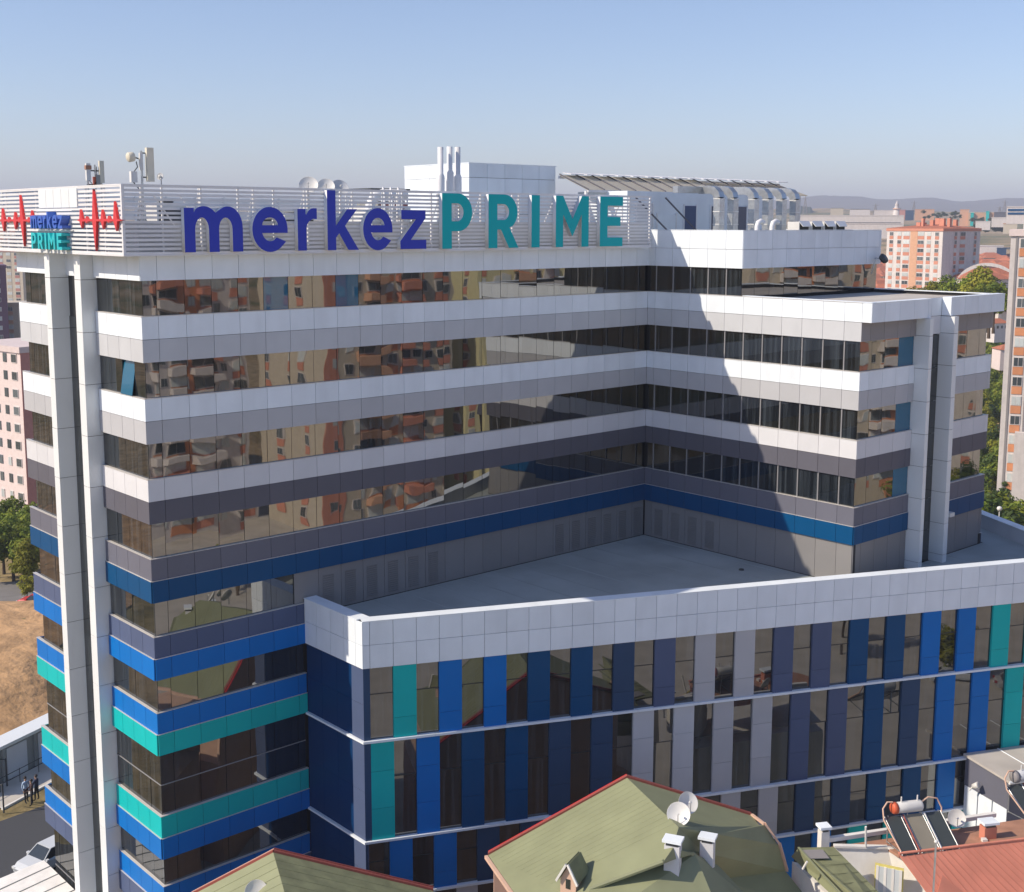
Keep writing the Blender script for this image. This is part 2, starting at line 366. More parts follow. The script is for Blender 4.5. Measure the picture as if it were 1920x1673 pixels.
sPQ = Seg(TW, (0, 0), (1, 0), L1)
sQR = Seg(TW, (L1, 0), (0, -1), L2)
sD = Seg(TW, (0, DEP), (0, -1), DEP)        # u = 0 at the far back corner, u = DEP at the front corner
sC = Seg(TW, (L1, -L2), (1, 0), 14.6)
sBack = Seg(TW, (48.9, DEP), (-1, 0), 48.9)
sE = Seg(TW, (48.88, -L2), (0, 1), L2 + DEP)
jPQ = joints(0, L1, .82, 1.407)
jPQs = joints(0, 8.37, .82, 1.407)
jQR = joints(0, L2, .62, 1.39)
DR = (DEP - 5.03, DEP); DL = (0, DEP - 8.98)   # right and left piece of the end face
jDR = joints(DR[0], DR[1], DR[0] + 1.26, 1.26); jDL = joints(DL[0], DL[1], DL[0] + 1.48, 1.48)
OFF = [0, 0, 0, .05, .06, .06, .06, .06]
def band(seg, js, i, ends=True):
    zt, zm, zb, a, b_ = BANDS[i]; o = OFF[i]
    row(seg, js, zm, zt, a); row(seg, js, zb, zm, b_, off=o)
    seg.box('spandrel_core', js[0] + .01, js[-1] - .01, -.30, -.06, zb + .02, zt - .03, 'core')
    seg.box('window_sill', js[0] - .004, js[-1] + .004, -.16, .022, zt - .012, zt + .014, 'sill')
    if o: seg.box('lit_edge_strip', js[0] - .004, js[-1] + .004, -.01, o + .01, zm - .010, zm + .012, 'sill')  # pale strip puts the sunlit top edge of the lower panels into colour
# ---- long shaded wing (PQ)
row(sPQ, jPQ, TOPF[1], TOPF[0], 'white', off=.02)
for i in range(4): band(sPQ, jPQ, i)
for i in range(4, 8): band(sPQ, jPQs, i)
# ---- inner return (QR)
jQT = joints(0, 7.43, .62, 1.39)
for z0, z1 in ((-1.5, -.4), (TOPF[1], -1.5)): row(sQR, jQT, z0, z1, 'white', off=.02)
for i in range(4): band(sQR, jQR, i)
# ---- end face
for js in (jDR, jDL, [DL[1] + .65, DR[0] - .72]):
    row(sD, js, TOPF[1], TOPF[0], 'white', off=.02)
for i in range(8):
    band(sD, jDR, i); band(sD, jDL, i)
# ---- outer side (C)
jC1 = joints(0, 5.62, .9, 1.38); jC2 = joints(8.8, 14.6, 9.9, 1.45)
sCo = Seg(TW, (L1, -L2 - .6), (1, 0), 14.6)
zt, zm, zb, a, b_ = BANDS[0]
for u0, u1, js in ((0, 6.12, joints(0, 6.12, 1.3, 1.5)), (8.32, 14.72, joints(8.32, 14.72, 9.9, 1.6))):
    row(sCo, js, zm, zt, 'white')
    sCo.box('fascia_core', u0 + .02, u1 - .02, -.55, -.05, zm + .015, zt - .02, 'lgrey')
    sCo.box('parapet_cap', u0, u1, -.55, .02, zt - .012, zt + .03, 'white')
row(Seg(TW, (L1, -L2), (0, -1), .6), [0.0, .585], zm, zt, 'white')
row(Seg(TW, (L1 + 8.32, -L2), (0, -1), .6), [0.0, .585], zm, zt, 'white')
row(sC, [6.12, 7.2, 8.32], zm, zt, 'white')
row(sC, jC1, zb, zm, 'mid'); row(sC, jC2, zb, zm, 'mid'); row(sC, [6.1, 8.3], zb, zm, 'pale')
sC.box('spandrel_core', .01, 14.59, -.3, -.06, zb + .02, zt - .03, 'core')
for i in range(1, 4):
    band(sC, jC1, i); band(sC, jC2, i)
# ---- far side and back, plain
for i in range(0, 8):
    band(sE, joints(0, L2 + DEP, 2.9, 2.9), i)
for i in range(0, 8, 1):
    zt, zm, zb, a, b_ = BANDS[i]; row(sBack, joints(0, 48.9, 6, 6), zb, zt, a)
row(sBack, joints(0, 48.9, 6, 6), TOPF[1], TOPF[0], 'white')
row(sE, joints(8.19, L2 + DEP, 11, 2.9), TOPF[1], -.4, 'white')
# ---- top storey of the set-back block
sCt = Seg(TW, (L1, -7.43), (1, 0), 14.7)
jCt = joints(0, 14.72, 1.35, 1.46)
for z0, z1 in ((-1.5, -.4), (TOPF[1], -1.5)): row(sCt, jCt, z0, z1, 'white', off=.02)
for s_, u0, u1 in ((sQR, .05, 7.43), (sCt, 0, 14.7), (sE, 8.19, L2 + DEP), (sBack, 0, 48.9)):
    s_.box('parapet_cap', u0, u1, -.35, .03, -.40 if s_ is not sBack else -1.47, -.36 if s_ is not sBack else -1.43, 'white')
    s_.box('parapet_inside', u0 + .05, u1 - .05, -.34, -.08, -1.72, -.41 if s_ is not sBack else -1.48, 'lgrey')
# terrace parapets
sE.box('parapet_cap', 0, 8.2, -.45, .03, Z1 - .012, Z1 + .03, 'white')
sQR.box('parapet_cap', 7.5, L2 + .58, -.45, .025, Z1 + .036, Z1 + .066, 'white')
sQR.box('parapet_wall', 7.5, L2 - .1, -.42, -.32, Z1 - .22, Z1 + .035, 'white')

# ---- windows
def windows(seg, js, z0, z1, off=-.13, m='glass', tilt=.22, special={}, mull=None, transom=None, name='window_pane'):
    for k, (a, b_) in enumerate(zip(js[:-1], js[1:])):
        if b_ - a < .1: continue
        if transom:
            seg.pane(a + .012, b_ - .012, off, z0 - .05, transom - .02, m, tilt, name=name); seg.pane(a + .012, b_ - .012, off, transom + .02, z1 + .05, m, tilt, name=name); continue
        sp = special.get(k)
        if sp == 'open':                    # top-hung light swung open, sky reflection deepened by blue in the base colour
            o = seg.pane(a + .02, b_ - .02, off + .16, z0 + .02, z1 - .01, 'glassteal', 0); o.rotation_euler.x = R(-9)
            o.location.z += .0; o['label'] = 'window light swung outwards'
        elif sp: seg.pane(a + .012, b_ - .012, off, z0 - .05, z1 + .05, sp, tilt)
        else: seg.pane(a + .012, b_ - .012, off, z0 - .05, z1 + .05, m, tilt)
    if mull:
        for u in js[1:-1]: seg.box('mullion', u - .035, u + .035, off - .02, off + .05, z0 + .0, z1 - .0, mull)
    if transom: seg.box('transom', js[0], js[-1], off - .02, off + .03, transom - .02, transom + .02, 'mullion')
WZ = [(BANDS[0][0], TB + Z1)] + [(BANDS[i + 1][0], BANDS[i][2]) for i in range(7)]
def inner(js, L, c0=0, c1=0): return [js[0] + c0] + [j for j in js[1:-1]] + [js[-1] - c1]
spec = {0: {5: 'glassteal', 8: 'glassteal'}, 1: {}, 2: {9: 'glass2'}, 3: {}}
for k in range(4):
    windows(sPQ, inner(jPQ, L1, .14, -.1), WZ[k][0], WZ[k][1], special=spec.get(k, {}))
    if k: windows(sQR, inner(jQR, L2, .1, .14), WZ[k][0], WZ[k][1], m='glass2', tilt=.1, mull='mullion')
windows(sQR, inner(jQT, 7.43, .1, .14), WZ[0][0], WZ[0][1], m='glass2', tilt=.1, mull='mullion')
windows(sCt, inner(jCt, 14.7, .14, .4), WZ[0][0], WZ[0][1])
windows(sPQ, [.14] + [j for j in jPQ[1:6]] + [7.76], BANDS[4][0], BANDS[3][2])
for k in (5, 6, 7):
    windows(sPQ, [.14] + [j for j in jPQs[1:-1]] + [8.3], WZ[k][0], WZ[k][1], transom=-26.9 if k == 6 else None, m='glass')
for k in range(8):
    js = inner(jDR, 0, .02, .14); jl = inner(jDL, 0, .75, .02)
    windows(sD, js, WZ[k][0], WZ[k][1], m='glass2', transom=-26.9 if k == 6 else None, special={2: 'open'} if k == 1 else {})
    windows(sD, jl, WZ[k][0], WZ[k][1], m='glass2', transom=-26.9 if k == 6 else None)
for k in (1, 2, 3):
    windows(sC, [.14, 1.3, 2.6, 4.05, 5.62], WZ[k][0], WZ[k][1], special={3: 'glassteal'})
    windows(sC, [8.85, 10.2, 11.7, 13.2, 14.1], WZ[k][0], WZ[k][1])
for k in range(8): sE.pane(.5 if k else 8.7, 30.3, -.13, WZ[k][0] - .05, WZ[k][1] + .05, tilt=0, name='window_strip')
# ground storeys of the end face and the long wing below the bands
windows(sD, inner(jDR, 0, .02, .14), -40, -34.2, transom=-36.6, m='glass2', name='shopfront_pane'); windows(sD, inner(jDL, 0, .75, .02), -40, -34.2, transom=-36.6, m='glass2', name='shopfront_pane')
windows(sPQ, [.14] + [j for j in jPQs[1:-1]] + [8.3], -40, -34.2, transom=-36.6, name='shopfront_pane')
# dark glazed slots between the pilasters
for z in range(17): sD.pane(DL[1] + .66, DR[0] - .72, -.05, -4.7 - (z + 1) * 2.1, -4.72 - z * 2.1 + .06, 'glass2', .05, name='slot_pane')
sD.box('slot_frame', DL[1] + .66, DR[0] - .72, -.2, -.1, -40, TOPF[1], 'darkmull')
for z in range(7): sC.pane(6.0, 8.3, -.06, -6.42 - (z + 1) * 1.96, -6.44 - z * 1.96, 'glass2', .05, name='slot_pane')
# ---- pilasters
def pilaster(seg, u0, u1, depth, ztop, zbot, step=1.9, first=1.1):
    z = ztop - first; zz = [ztop]
    while z > zbot + .3: zz.append(z); z -= step
    zz.append(zbot)
    for a, b_ in zip(zz[1:], zz[:-1]):
        seg.box('pilaster_panel', u0, u1, -.25, depth + random.uniform(-.002, .002), a + .012, b_ - .012, 'pilaster')
    seg.box('pilaster_core', u0 + .03, u1 - .03, -.2, depth - .03, zbot, ztop - .02, 'core')
pilaster(sD, DR[0] - .72, DR[0] - .02, .66, TOPF[0], -40, 2.55, 1.25)
pilaster(sD, DL[1] + .02, DL[1] + .66, .84, TOPF[0], -40, 2.55, 1.25)
pilaster(sC, 5.64, 5.99, .85, BANDS[0][1] - .02, ZROOF, 1.9, 1.0)
pilaster(sC, 8.32, 8.78, .86, BANDS[0][1] - .02, ZROOF, 1.9, 1.0)
# ---- grey wall storey above the low roof, with louvred grilles
zg1 = BANDS[3][2] + .0; row(sPQ, [7.78] + [j for j in jPQ if j > 8.1], ZROOF, zg1, 'wall', off=-.06)
row(sQR, jQR, ZROOF, zg1, 'wall', off=-.06); row(sC, jC1, ZROOF, zg1, 'wall', off=-.06); row(sC, jC2, ZROOF, zg1, 'wall', off=-.06)
sPQ.box('wall_core', 7.8, L1, -.3, -.12, ZROOF, zg1, 'core'); sQR.box('wall_core', 0, L2, -.3, -.12, ZROOF, zg1, 'core')
def grille(seg, u, w, z0, z1):
    mb = MB(); n = 15; h = (z1 - z0)
    mb.box((0, -.012, 0), (w, .0, h))
    for k in range(n):
        zz = k * h / n + .02; mb.add([(0, -.012, zz), (w, -.012, zz), (w, -.045, zz + h / n * .45), (0, -.045, zz + h / n * .45)], [(0, 1, 2, 3)])
    return mb
gme = grille(None, 0, .66, 0, 1.75).mesh('grille', 'wall')
for u in [9.52 + 1.4 * k for k in range(6)] + [26.36 + 1.4 * k for k in range(6)]:
    link('louvre_grille', gme, TW, sPQ.pos(u, -.055, -19.95), 0)
for y in (.9, 2.3, 3.7, 5.1): link('louvre_grille', gme, TW, sQR.pos(y, -.055, -19.95), sQR.a)
# ================================================================== low wing with vertical fins
LW = empty('low_wing', (XP, YP, 0), AL, 'low wing with vertical blue, grey and teal fins under a deep white parapet', 'building')
K = Vector((8.37, -5.13)); fd = Vector((.908, -.419)).normalized(); FL = 43.5
fn = Vector((fd.y, -fd.x))
sF = Seg(LW, K, fd, FL)
sS = Seg(LW, (8.37, 0), (0, -1), 5.13)
E1 = K + fd * FL; E2 = Vector((53.66, -13.05)); E3 = E2 + (E2 - E1) * .9
ins = K - fn * .35 + Vector((.35, 0))
cb = MB(); cb.prism([(8.7, -.0), (8.7, -4.9), tuple(E1 - fn * .35 - fd * .35), tuple(E2 - fd * .35), tuple(E3 - fd * .35), (E3.x, 14), (49, 14), (49, -L2 + .1), (L1 + .4, -L2 + .1), (L1 + .4, 0)], 0, ZROOF - .02 + H0)
cb.obj('core', 'core', LW)
rb = MB(); rb.prism([(8.7, -.02), (8.7, -4.9), tuple(E1 - fn * .45 - fd * .45), tuple(E2 - fd * .45), tuple(E3 - fd * .45), (E3.x, 14), (49.2, 14), (49.2, -L2 - .02), (L1 - .02, -L2 - .02), (L1 - .02, -.02)], ZROOF - .02 + H0, ZROOF + H0)
rb.obj('roof', 'roof', LW)
PZ0, PZ1 = -21.58, -19.2
jF = [0.0] + [.33 + 1.166 * k for k in range(37)] + [FL]
PO = .07
for z0, z1 in ((PZ0, (PZ0 + PZ1) / 2), ((PZ0 + PZ1) / 2, PZ1)):
    row(sF, jF, z0, z1, 'white', off=PO, t=.06)
    row(sS, [.02, 1.15, 2.4, 3.6, 4.6, 5.13 + PO], z0, z1, 'white', off=PO, t=.06)
sE_ = Seg(LW, E1, (E2 - E1), (E2 - E1).length * 1.9)
row(sE_, joints(0, sE_.L, 1.2, 1.2), PZ0, PZ1, 'white', off=PO)
def cap(name, seg, u0, u1, o0, o1, z0, z1, m): seg.box(name, u0, u1, o0, o1, z0, z1, m)
sF.box('parapet_cap', -.02, FL + .1, -.62, PO + .02, PZ1 - .004, PZ1 + .035, 'white')
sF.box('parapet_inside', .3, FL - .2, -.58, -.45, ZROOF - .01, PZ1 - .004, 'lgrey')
sF.box('parapet_core', .1, FL, -.44, -.0, PZ0 + .03, PZ1 - .01, 'core')
sS.box('parapet_cap', 0, 4.75, -.68, PO + .02, PZ1 + .001, PZ1 + .038, 'white')
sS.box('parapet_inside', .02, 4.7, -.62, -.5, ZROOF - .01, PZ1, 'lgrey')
sS.box('parapet_core', .02, 5.0, -.49, -.0, PZ0 + .03, PZ1 - .01, 'core')
sE_.box('parapet_cap', 0, sE_.L, -.62, PO + .02, PZ1 - .002, PZ1 + .037, 'white')
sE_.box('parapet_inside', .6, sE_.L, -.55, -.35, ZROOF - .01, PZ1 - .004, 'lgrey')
ROWS = [(-25.30, PZ0), (-30.55, -25.42), (-33.6, -30.68), (-38.6, -33.72)]
r1 = {1: 'teal', 3: 'blue', 5: 'blue', 7: 'navy', 9: 'navy', 11: 'indigo', 13: 'slateblue', 15: 'mauve', 17: 'mauve', 19: 'slateblue', 21: 'slateblue', 23: 'navy', 25: 'navy', 27: 'blue', 29: 'blue', 31: 'teal', 33: 'teal', 35: 'blue'}
r2 = {0: 'teal', 2: 'blue', 4: 'navy', 6: 'navy', 8: 'indigo', 10: 'indigo', 12: 'lgrey', 14: 'lgrey', 16: 'mauve', 18: 'mauve', 20: 'slateblue', 22: 'slateblue', 24: 'navy', 26: 'indigo', 28: 'blue', 30: 'blue', 32: 'teal', 34: 'teal'}
r3 = {1: 'blue', 3: 'blue', 5: 'indigo', 7: 'indigo', 9: 'indigo', 11: 'indigo', 13: 'indigo', 15: 'lgrey', 17: 'mauve', 19: 'mauve', 21: 'indigo', 23: 'indigo', 25: 'navy', 27: 'navy', 29: 'blue', 31: 'blue', 33: 'teal'}
r4 = {0: 'pale', 2: 'pale', 4: 'mauve', 6: 'mauve', 8: 'slate', 10: 'slate', 12: 'navy', 14: 'navy', 16: 'blue', 18: 'blue', 20: 'blue', 22: 'blue', 24: 'teal', 26: 'teal', 28: 'teal', 30: 'teal'}
jF3 = [0.0, .12, 1.23, 2.39, 3.52, 4.69, 5.8, 6.97] + [6.97 + 1.1455 * k for k in range(1, 32)]
for (z0, z1), rr, jj in zip(ROWS, (r1, r2, r3, r4), (jF, jF, jF3, jF3)):
    H = z1 - z0
    for k in range(len(jj) - 2):
        a, b_ = jj[k + 1], jj[k + 2]
        c = rr.get(k)
        if c:
            cuts = [z0, z0 + H * .32, z0 + H * .70, z1] if H > 4 else [z0, z0 + H * .28, z1]
            for q0, q1 in zip(cuts[:-1], cuts[1:]):
                sF.box('fin_' + PNAME[c], a, b_, -.25, .0 + random.uniform(-.002, .002), q0 + .008, q1 - .008, c)
        else:
            zt_ = z0 + H * .62
            sF.pane(a + .01, b_ - .01, -.14, z0, zt_, 'glass3', .3); sF.pane(a + .01, b_ - .01, -.14, zt_ + .03, z1, 'glass3', .3)
            sF.box('transom', a, b_, -.19, -.12, zt_ - .005, zt_ + .035, 'darkmull')
    # corner and side wall
    sF.box('corner_panel', .0, jj[1], -.2, 0, z0, z1, 'indigo')
    hh = [z0, z0 + H * .5, z1]
    for q0, q1 in zip(hh[:-1], hh[1:]):
        sS.box('corner_panel', 4.12, 5.12, -.2, 0.0, q0 + .01, q1 - .01, 'slateblue')  # sunlit end of the side wall, its light put into the lighter blue
        for u0, u1 in ((.02, 1.4), (1.4, 2.76), (2.76, 4.11)): sS.box('deep_navy_panel', u0, u1 - .01, -.2, -.03, q0 + .006, q1 - .006, 'deep')
for z in (-25.36, -30.61, -33.66, -38.66):
    for q in range(12):
        u0 = -.02 + q * FL / 12; sF.box('ledge', u0, u0 + FL / 12 - .015, -.2, .12, z - .06, z + .06, 'white')
    sS.box('ledge', .02, 5.23, -.2, .12, z - .055, z + .055, 'white')
    sE_.box('ledge', 0, sE_.L, -.2, .12, z - .06, z + .06, 'white')
for z0, z1 in ROWS: row(sE_, joints(0, sE_.L, 2.3, 2.3), z0, z1, 'navy')
for k in range(14):
    x = 10.5 + k * 2.1; y1 = -5.13 - (x - 8.4) * .4615 + .75 if x < 34.2 else -16
    LW_s = MB().box((x, y1, ZROOF + H0 + .001), (x + .09, -.1 if x < 34.2 else -15.7, ZROOF + H0 + .009)); LW_s.obj('membrane_seam', 'roof', LW)
for k in range(4):
    x = 36.5 + k * 2.6; MB().box((x, -5.13 - (x - 8.4) * .4615 + .75, ZROOF + H0 + .001), (x + .09, -15.75, ZROOF + H0 + .009)).obj('membrane_seam', 'roof', LW)
# small roof drains on the low roof
for x_, y_ in ((32.3, -9.5), (17.5, -7.4)):
    mb = MB().rev([(0, .09), (.13, .08), (.17, .0)], 12); w = loc_w(x_, y_)
    prop(mb.obj('roof_drain', 'darkm', None, (w[0], w[1], H0 + ZROOF)), 'small dark roof drain on the shaded low roof' + (' near the inner corner' if x_ > 30 else ' behind the white parapet'), 'roof drain')

# ================================================================== louvre screens and signs on the roof
SCR = empty('louvre_screen', (XP, YP, 0), AL, 'white horizontal louvre screen standing round the roof edge of the tall block', 'louvre screen')
cS, yS, eS = -1.0, -.62, 15.4
sp = Seg(SCR, (cS, yS), (1, 0), L1 - cS - .5)
se = Seg(SCR, (cS, eS), (0, -1), eS - yS)
sb = Seg(SCR, (L1 - .6, DEP + .2), (-1, 0), L1)
NS = 16
for s_, L_ in ((sp, sp.L), (se, se.L), (sb, sb.L)):
    for k in range(NS):
        z = -1.36 + k * 3.0 / (NS - 1)
        o = s_.box('slat', .04, L_ - .04, -.03, .05, z - .056, z + .056, 'slat')
    s_.box('edge_rail', 0, L_, -.06, .06, -1.475, -1.42, 'slat'); s_.box('edge_rail', 0, L_, -.06, .06, 1.66, 1.71, 'slat')
    n = max(2, int(L_ / 1.9))
    for k in range(n + 1):
        u = k * L_ / n; u = min(max(u, .06), L_ - .06); s_.box('post', u - .04, u + .04, -.12, -.035, -1.42, 1.66, 'slat')
sp.box('corner_post', -.05, .06, -.06, .065, -1.47, 1.71, 'slat')
# soffit under the overhanging end and low solid upstand behind the screen
mb = MB(); mb.box((cS, yS, -1.47 + H0), (-.05, eS, -1.43 + H0)); mb.box((-.05, yS, -1.466 + H0), (L1 - .5, .0, -1.432 + H0)); mb.obj('soffit', 'pilaster', SCR)
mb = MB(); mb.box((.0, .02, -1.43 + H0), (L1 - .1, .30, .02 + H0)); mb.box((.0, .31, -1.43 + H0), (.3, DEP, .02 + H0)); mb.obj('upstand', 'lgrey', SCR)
# raking braces and posts behind the open upper part
for k in range(12):
    u = 1.0 + k * 2.85; mb = MB()
    mb.tube([sp.pos(u, -.2, 1.6), sp.pos(u, -.2, .0)], .055, 6); mb.tube([sp.pos(u, -.2, 1.5), sp.pos(u + .45, -1.6, .0)], .045, 6)
    mb.tube([sp.pos(u + .45, -1.6, -1.6), sp.pos(u + .45, -1.6, .1)], .045, 6)
    mb.obj('brace', 'slat', SCR)
for u in (1.6, 2.9):
    mb = MB().tube([sp.pos(u, -.3, 1.3), sp.pos(u + 1.1, -.3, -.2)], .035, 6); mb.obj('brace', 'slat', SCR)
# a light panel in the end screen above the small sign
for k in range(5):
    y1 = 8.62 - k * .93; se.box('infill_panel', eS - y1, eS - y1 + .9, .06, .1, .72, 1.6, 'pilaster')

# ---- letters
def arc(cx, cy, rx, ry, a0, a1, n=14): return [(cx + rx * math.cos(R(a0 + (a1 - a0) * k / n)), cy + ry * math.sin(R(a0 + (a1 - a0) * k / n))) for k in range(n + 1)]
def letter_shapes():
    """outlines in a unit space: height of x = 1 for small letters, of capitals = 1.45; stroke about .27"""
    s = .27; S = {}
    # m (width 1.5)
    S['m'] = (1.5, [[(0, 0), (s, 0), (s, .52)] + arc(.53, .52, .26 - .0, .25, 180, 0, 10)[0:] + [(.79 - .165 + .0, .0)] if 0 else
        [(0, 0), (s, 0), (s, .50)] + arc(.445, .50, .175, .27, 180, 0, 10) + [(.62, 0), (.88, 0), (.88, .50)] + arc(1.055, .50, .175, .27, 180, 0, 10) + [(1.23, 0), (1.5, 0), (1.5, .54)] + arc(1.12, .56, .38, .46, 0, 118, 10) + [(.80, .88)] + arc(.50, .62, .38, .40, 52, 122, 8) + [(.25, .88), (.25, .98), (0, .98)]])
    # e
    out = arc(.5, .5, .5, .52, -32, 360 - 0, 30)
    S['e'] = (1.0, [[(1.0, .42), (.27, .42)] + arc(.5, .5, .235, .27, 200, 318, 12) + [(.95, .22)] + arc(.5, .5, .5, .52, -35, -360, 34)[1:]], [[(.28, .60), (.72, .60)] + arc(.5, .58, .225, .20, 5, 175, 10)])
    # r
    S['r'] = (.62, [[(0, 0), (s, 0), (s, .50)] + arc(.52, .50, .25, .25, 180, 96, 6) + [(.60, .74), (.60, 1.0), (.50, 1.0)] + arc(.50, .70, .26, .30, 90, 150, 5) + [(.25, .86), (.25, .98), (0, .98)]])
    # k
    S['k'] = (1.0, [[(0, 0), (s, 0), (s, .30), (.37, .40), (.66, 0), (1.0, 0), (.56, .58), (.96, .98), (.64, .98), (s, .58), (s, 1.42), (0, 1.42)]])
    S['z'] = (.9, [[(0, 0), (.9, 0), (.9, .23), (.36, .23), (.88, .78), (.88, .98), (.04, .98), (.04, .75), (.54, .75), (0, .20)]])
    h = 1.45; c = .33
    S['P'] = (1.05, [[(0, 0), (c, 0), (c, .46), (.56, .46)] + arc(.56, .955, .49, .495, -90, 90, 16) + [(0, h)]], [[(c, .72), (.52, .72)] + arc(.52, .955, .22, .235, -90, 90, 12) + [(c, 1.19)]])
    S['R'] = (1.12, [[(0, 0), (c, 0), (c, .50), (.46, .50), (.76, 0), (1.12, 0), (.78, .56)] + arc(.58, .97, .50, .48, -52, 90, 14) + [(0, h)]], [[(c, .76), (.54, .76)] + arc(.54, .975, .22, .215, -90, 90, 12) + [(c, 1.19)]])
    S['I'] = (.34, [[(0, 0), (.34, 0), (.34, h), (0, h)]])
    S['M'] = (1.4, [[(0, 0), (.31, 0), (.31, .92), (.70, .30), (1.09, .92), (1.09, 0), (1.4, 0), (1.4, h), (1.10, h), (.70, .80), (.30, h), (0, h)]])
    S['E'] = (1.0, [[(0, 0), (1.0, 0), (1.0, .26), (.33, .26), (.33, .60), (.90, .60), (.90, .86), (.33, .86), (.33, 1.19), (1.0, 1.19), (1.0, h), (0, h)]])
    return S
LS = letter_shapes()
def extruded(outlines, depth, face, side, name, sx=1, sy=1):
    """outer outline first, then holes -> mesh lying in XZ, front towards -Y"""
    cu = bpy.data.curves.new(name, 'CURVE'); cu.dimensions = '2D'; cu.fill_mode = 'BOTH'; cu.extrude = depth / 2
    for pts in outlines:
        sp_ = cu.splines.new('POLY'); sp_.points.add(len(pts) - 1)
        for i, p in enumerate(pts): sp_.points[i].co = (p[0] * sx, p[1] * sy, 0, 1)
        sp_.use_cyclic_u = True
    tmp = bpy.data.objects.new('tmp', cu); COL.objects.link(tmp)
    me = bpy.data.meshes.new_from_object(tmp.evaluated_get(bpy.context.evaluated_depsgraph_get()))
    bpy.data.objects.remove(tmp); bpy.data.curves.remove(cu)
    me.transform(Matrix.Rotation(R(90), 4, 'X')); me.name = name
    me.materials.clear(); me.materials.append(M[side]); me.materials.append(M[face])
    for p in me.polygons: p.material_index = 1 if abs(p.normal.y) > .9 else 0
    return me
def letter(ch, w, h, depth, face, side, par, loc, rz=0):
    s = LS[ch]; W = s[0]; hh = 1.42 if ch == 'k' else (1.45 if ch in 'PRIME' else 1.0)
    me = extruded([o for g in s[1:] for o in g], depth, face, side, 'letter', w / W, h / hh)
    return link('letter', me, par, loc, rz)
SG = empty('rooftop_sign', (XP, YP, 0), AL, 'large rooftop sign of blue lower-case and teal capital letters in front of the white louvre screen', 'sign')
for ch, x0, x1, h in (('m', 1.78, 4.78, 2.06), ('e', 5.29, 7.23, 2.06), ('r', 7.80, 8.95, 2.06), ('k', 9.52, 11.39, 2.95), ('e', 11.67, 13.51, 2.06), ('z', 14.01, 15.72, 2.06)):
    letter(ch, x1 - x0, h, .28, 'signblue', 'signwhite', SG, (x0, -.83, -1.33 + H0))
for ch, x0, x1 in (('P', 16.8, 18.9), ('R', 20.06, 22.3), ('I', 23.29, 23.93), ('M', 25.2, 27.9), ('E', 28.85, 30.83)):
    letter(ch, x1 - x0, 2.95, .28, 'signteal', 'signwhite', SG, (x0, -.83, -1.35 + H0))
SG['label'] = 'large rooftop sign of raised letters reading merkez PRIME in blue and teal'
SG2 = empty('end_sign', (XP, YP, 0), AL, 'small deep-lettered merkez PRIME sign in bright blue and turquoise on the end louvre screen', 'sign')
rz_ = -math.pi / 2
yy = 8.85
for ch, w in (('m', .78), ('e', .56), ('r', .36), ('k', .52), ('e', .54), ('z', .5)):
    h = .62 if ch != 'k' else .80
    letter(ch, w, h, .42, 'signblue2', 'signblue2', SG2, (-1.27, yy, -.27 + H0), rz_); yy -= w + .13
yy = 8.85
for ch, w in (('P', .60), ('R', .62), ('I', .2), ('M', .8), ('E', .6)):
    letter(ch, w, .80, .42, 'signteal2', 'signteal2', SG2, (-1.27, yy, -1.28 + H0), rz_); yy -= w + .24
for z in (.56, -.37): se.box('sign_rail', eS - 9.0, eS - 4.6, .06, .12, z, z + .04, 'slat')
# ---- heartbeat traces
def ecg(spikes, y0, y1, base=.12):
    up, lo = [], []
    for (yc, t, b_, w, dy) in spikes:
        up += [(-(yc + w), base + .05), (-(yc + dy), t), (-(yc - w), base + .05)]
        lo += [(-(yc + w), base - .05), (-(yc - dy), b_), (-(yc - w), base - .05)]
    out = [(-y0, base)] + up + [(-y1, base)] + lo[::-1]
    return out
tR = ecg([(3.45, .62, -.25, .17, .05), (2.85, .30, -.02, .12, 0), (1.97, 1.53, -1.27, .22, .02), (1.10, .60, -.28, .18, .03), (.45, .32, .0, .12, 0), (-.25, .95, -.36, .2, .05)], 3.9, -1.05)
tL = ecg([(13.4, .75, -.45, .2, .05), (12.6, .3, 0, .12, 0), (11.7, .55, -.35, .2, .0), (11.15, .3, 0, .1, 0), (10.75, 1.40, -1.2, .22, .14), (9.9, .28, 0, .1, 0), (9.45, .62, -.27, .2, -.02)], 14.2, 8.95)
for pts, lab in ((tR, 'red heartbeat trace beside the front corner of the end louvre screen'), (tL, 'red heartbeat trace at the far left of the end louvre screen')):
    me = extruded([pts], .12, 'signred', 'signred', 'heartbeat_trace')
    w = loc_w(-1.13, 0); o = link('heartbeat_trace', me, None, (w[0], w[1], H0), AL + rz_)
    prop(o, lab, 'sign')

# ================================================================== things standing on the roof of the tall block
def wl(x, y, z): w = loc_w(x, y); return (w[0], w[1], z + H0)
RZ = -1.6
# white plant room
PR = empty('plant_room', wl(25.34, 7, RZ), AL, 'white panelled plant room box standing tallest on the roof behind the letters P and R', 'roof building')
mb = MB().box((.05, .05, 0), (7.4, 6.6, 5.25)); mb.obj('core', 'core', PR)
for i in range(5):
    for z0, z1 in ((0, 2.2), (2.2, 4.45), (4.45, 5.32)):
        w = 7.45 / 5; link('white_panel', boxmesh(w - .025, .05, z1 - z0 - .025, 'pilaster' if 0 else 'white'), PR, (i * w + .012, .05, z0 + .012))
        if i < 4 or 1:
            o = link('white_panel', boxmesh(6.65 / 5 - .02, .05, z1 - z0 - .02, 'white'), PR, (.05, 6.65 - i * 6.65 / 5 - .01, z0 + .01), -math.pi / 2)
mb = MB().box((-.02, -.02, 5.3), (7.5, 6.7, 5.36)); mb.obj('cap', 'white', PR)
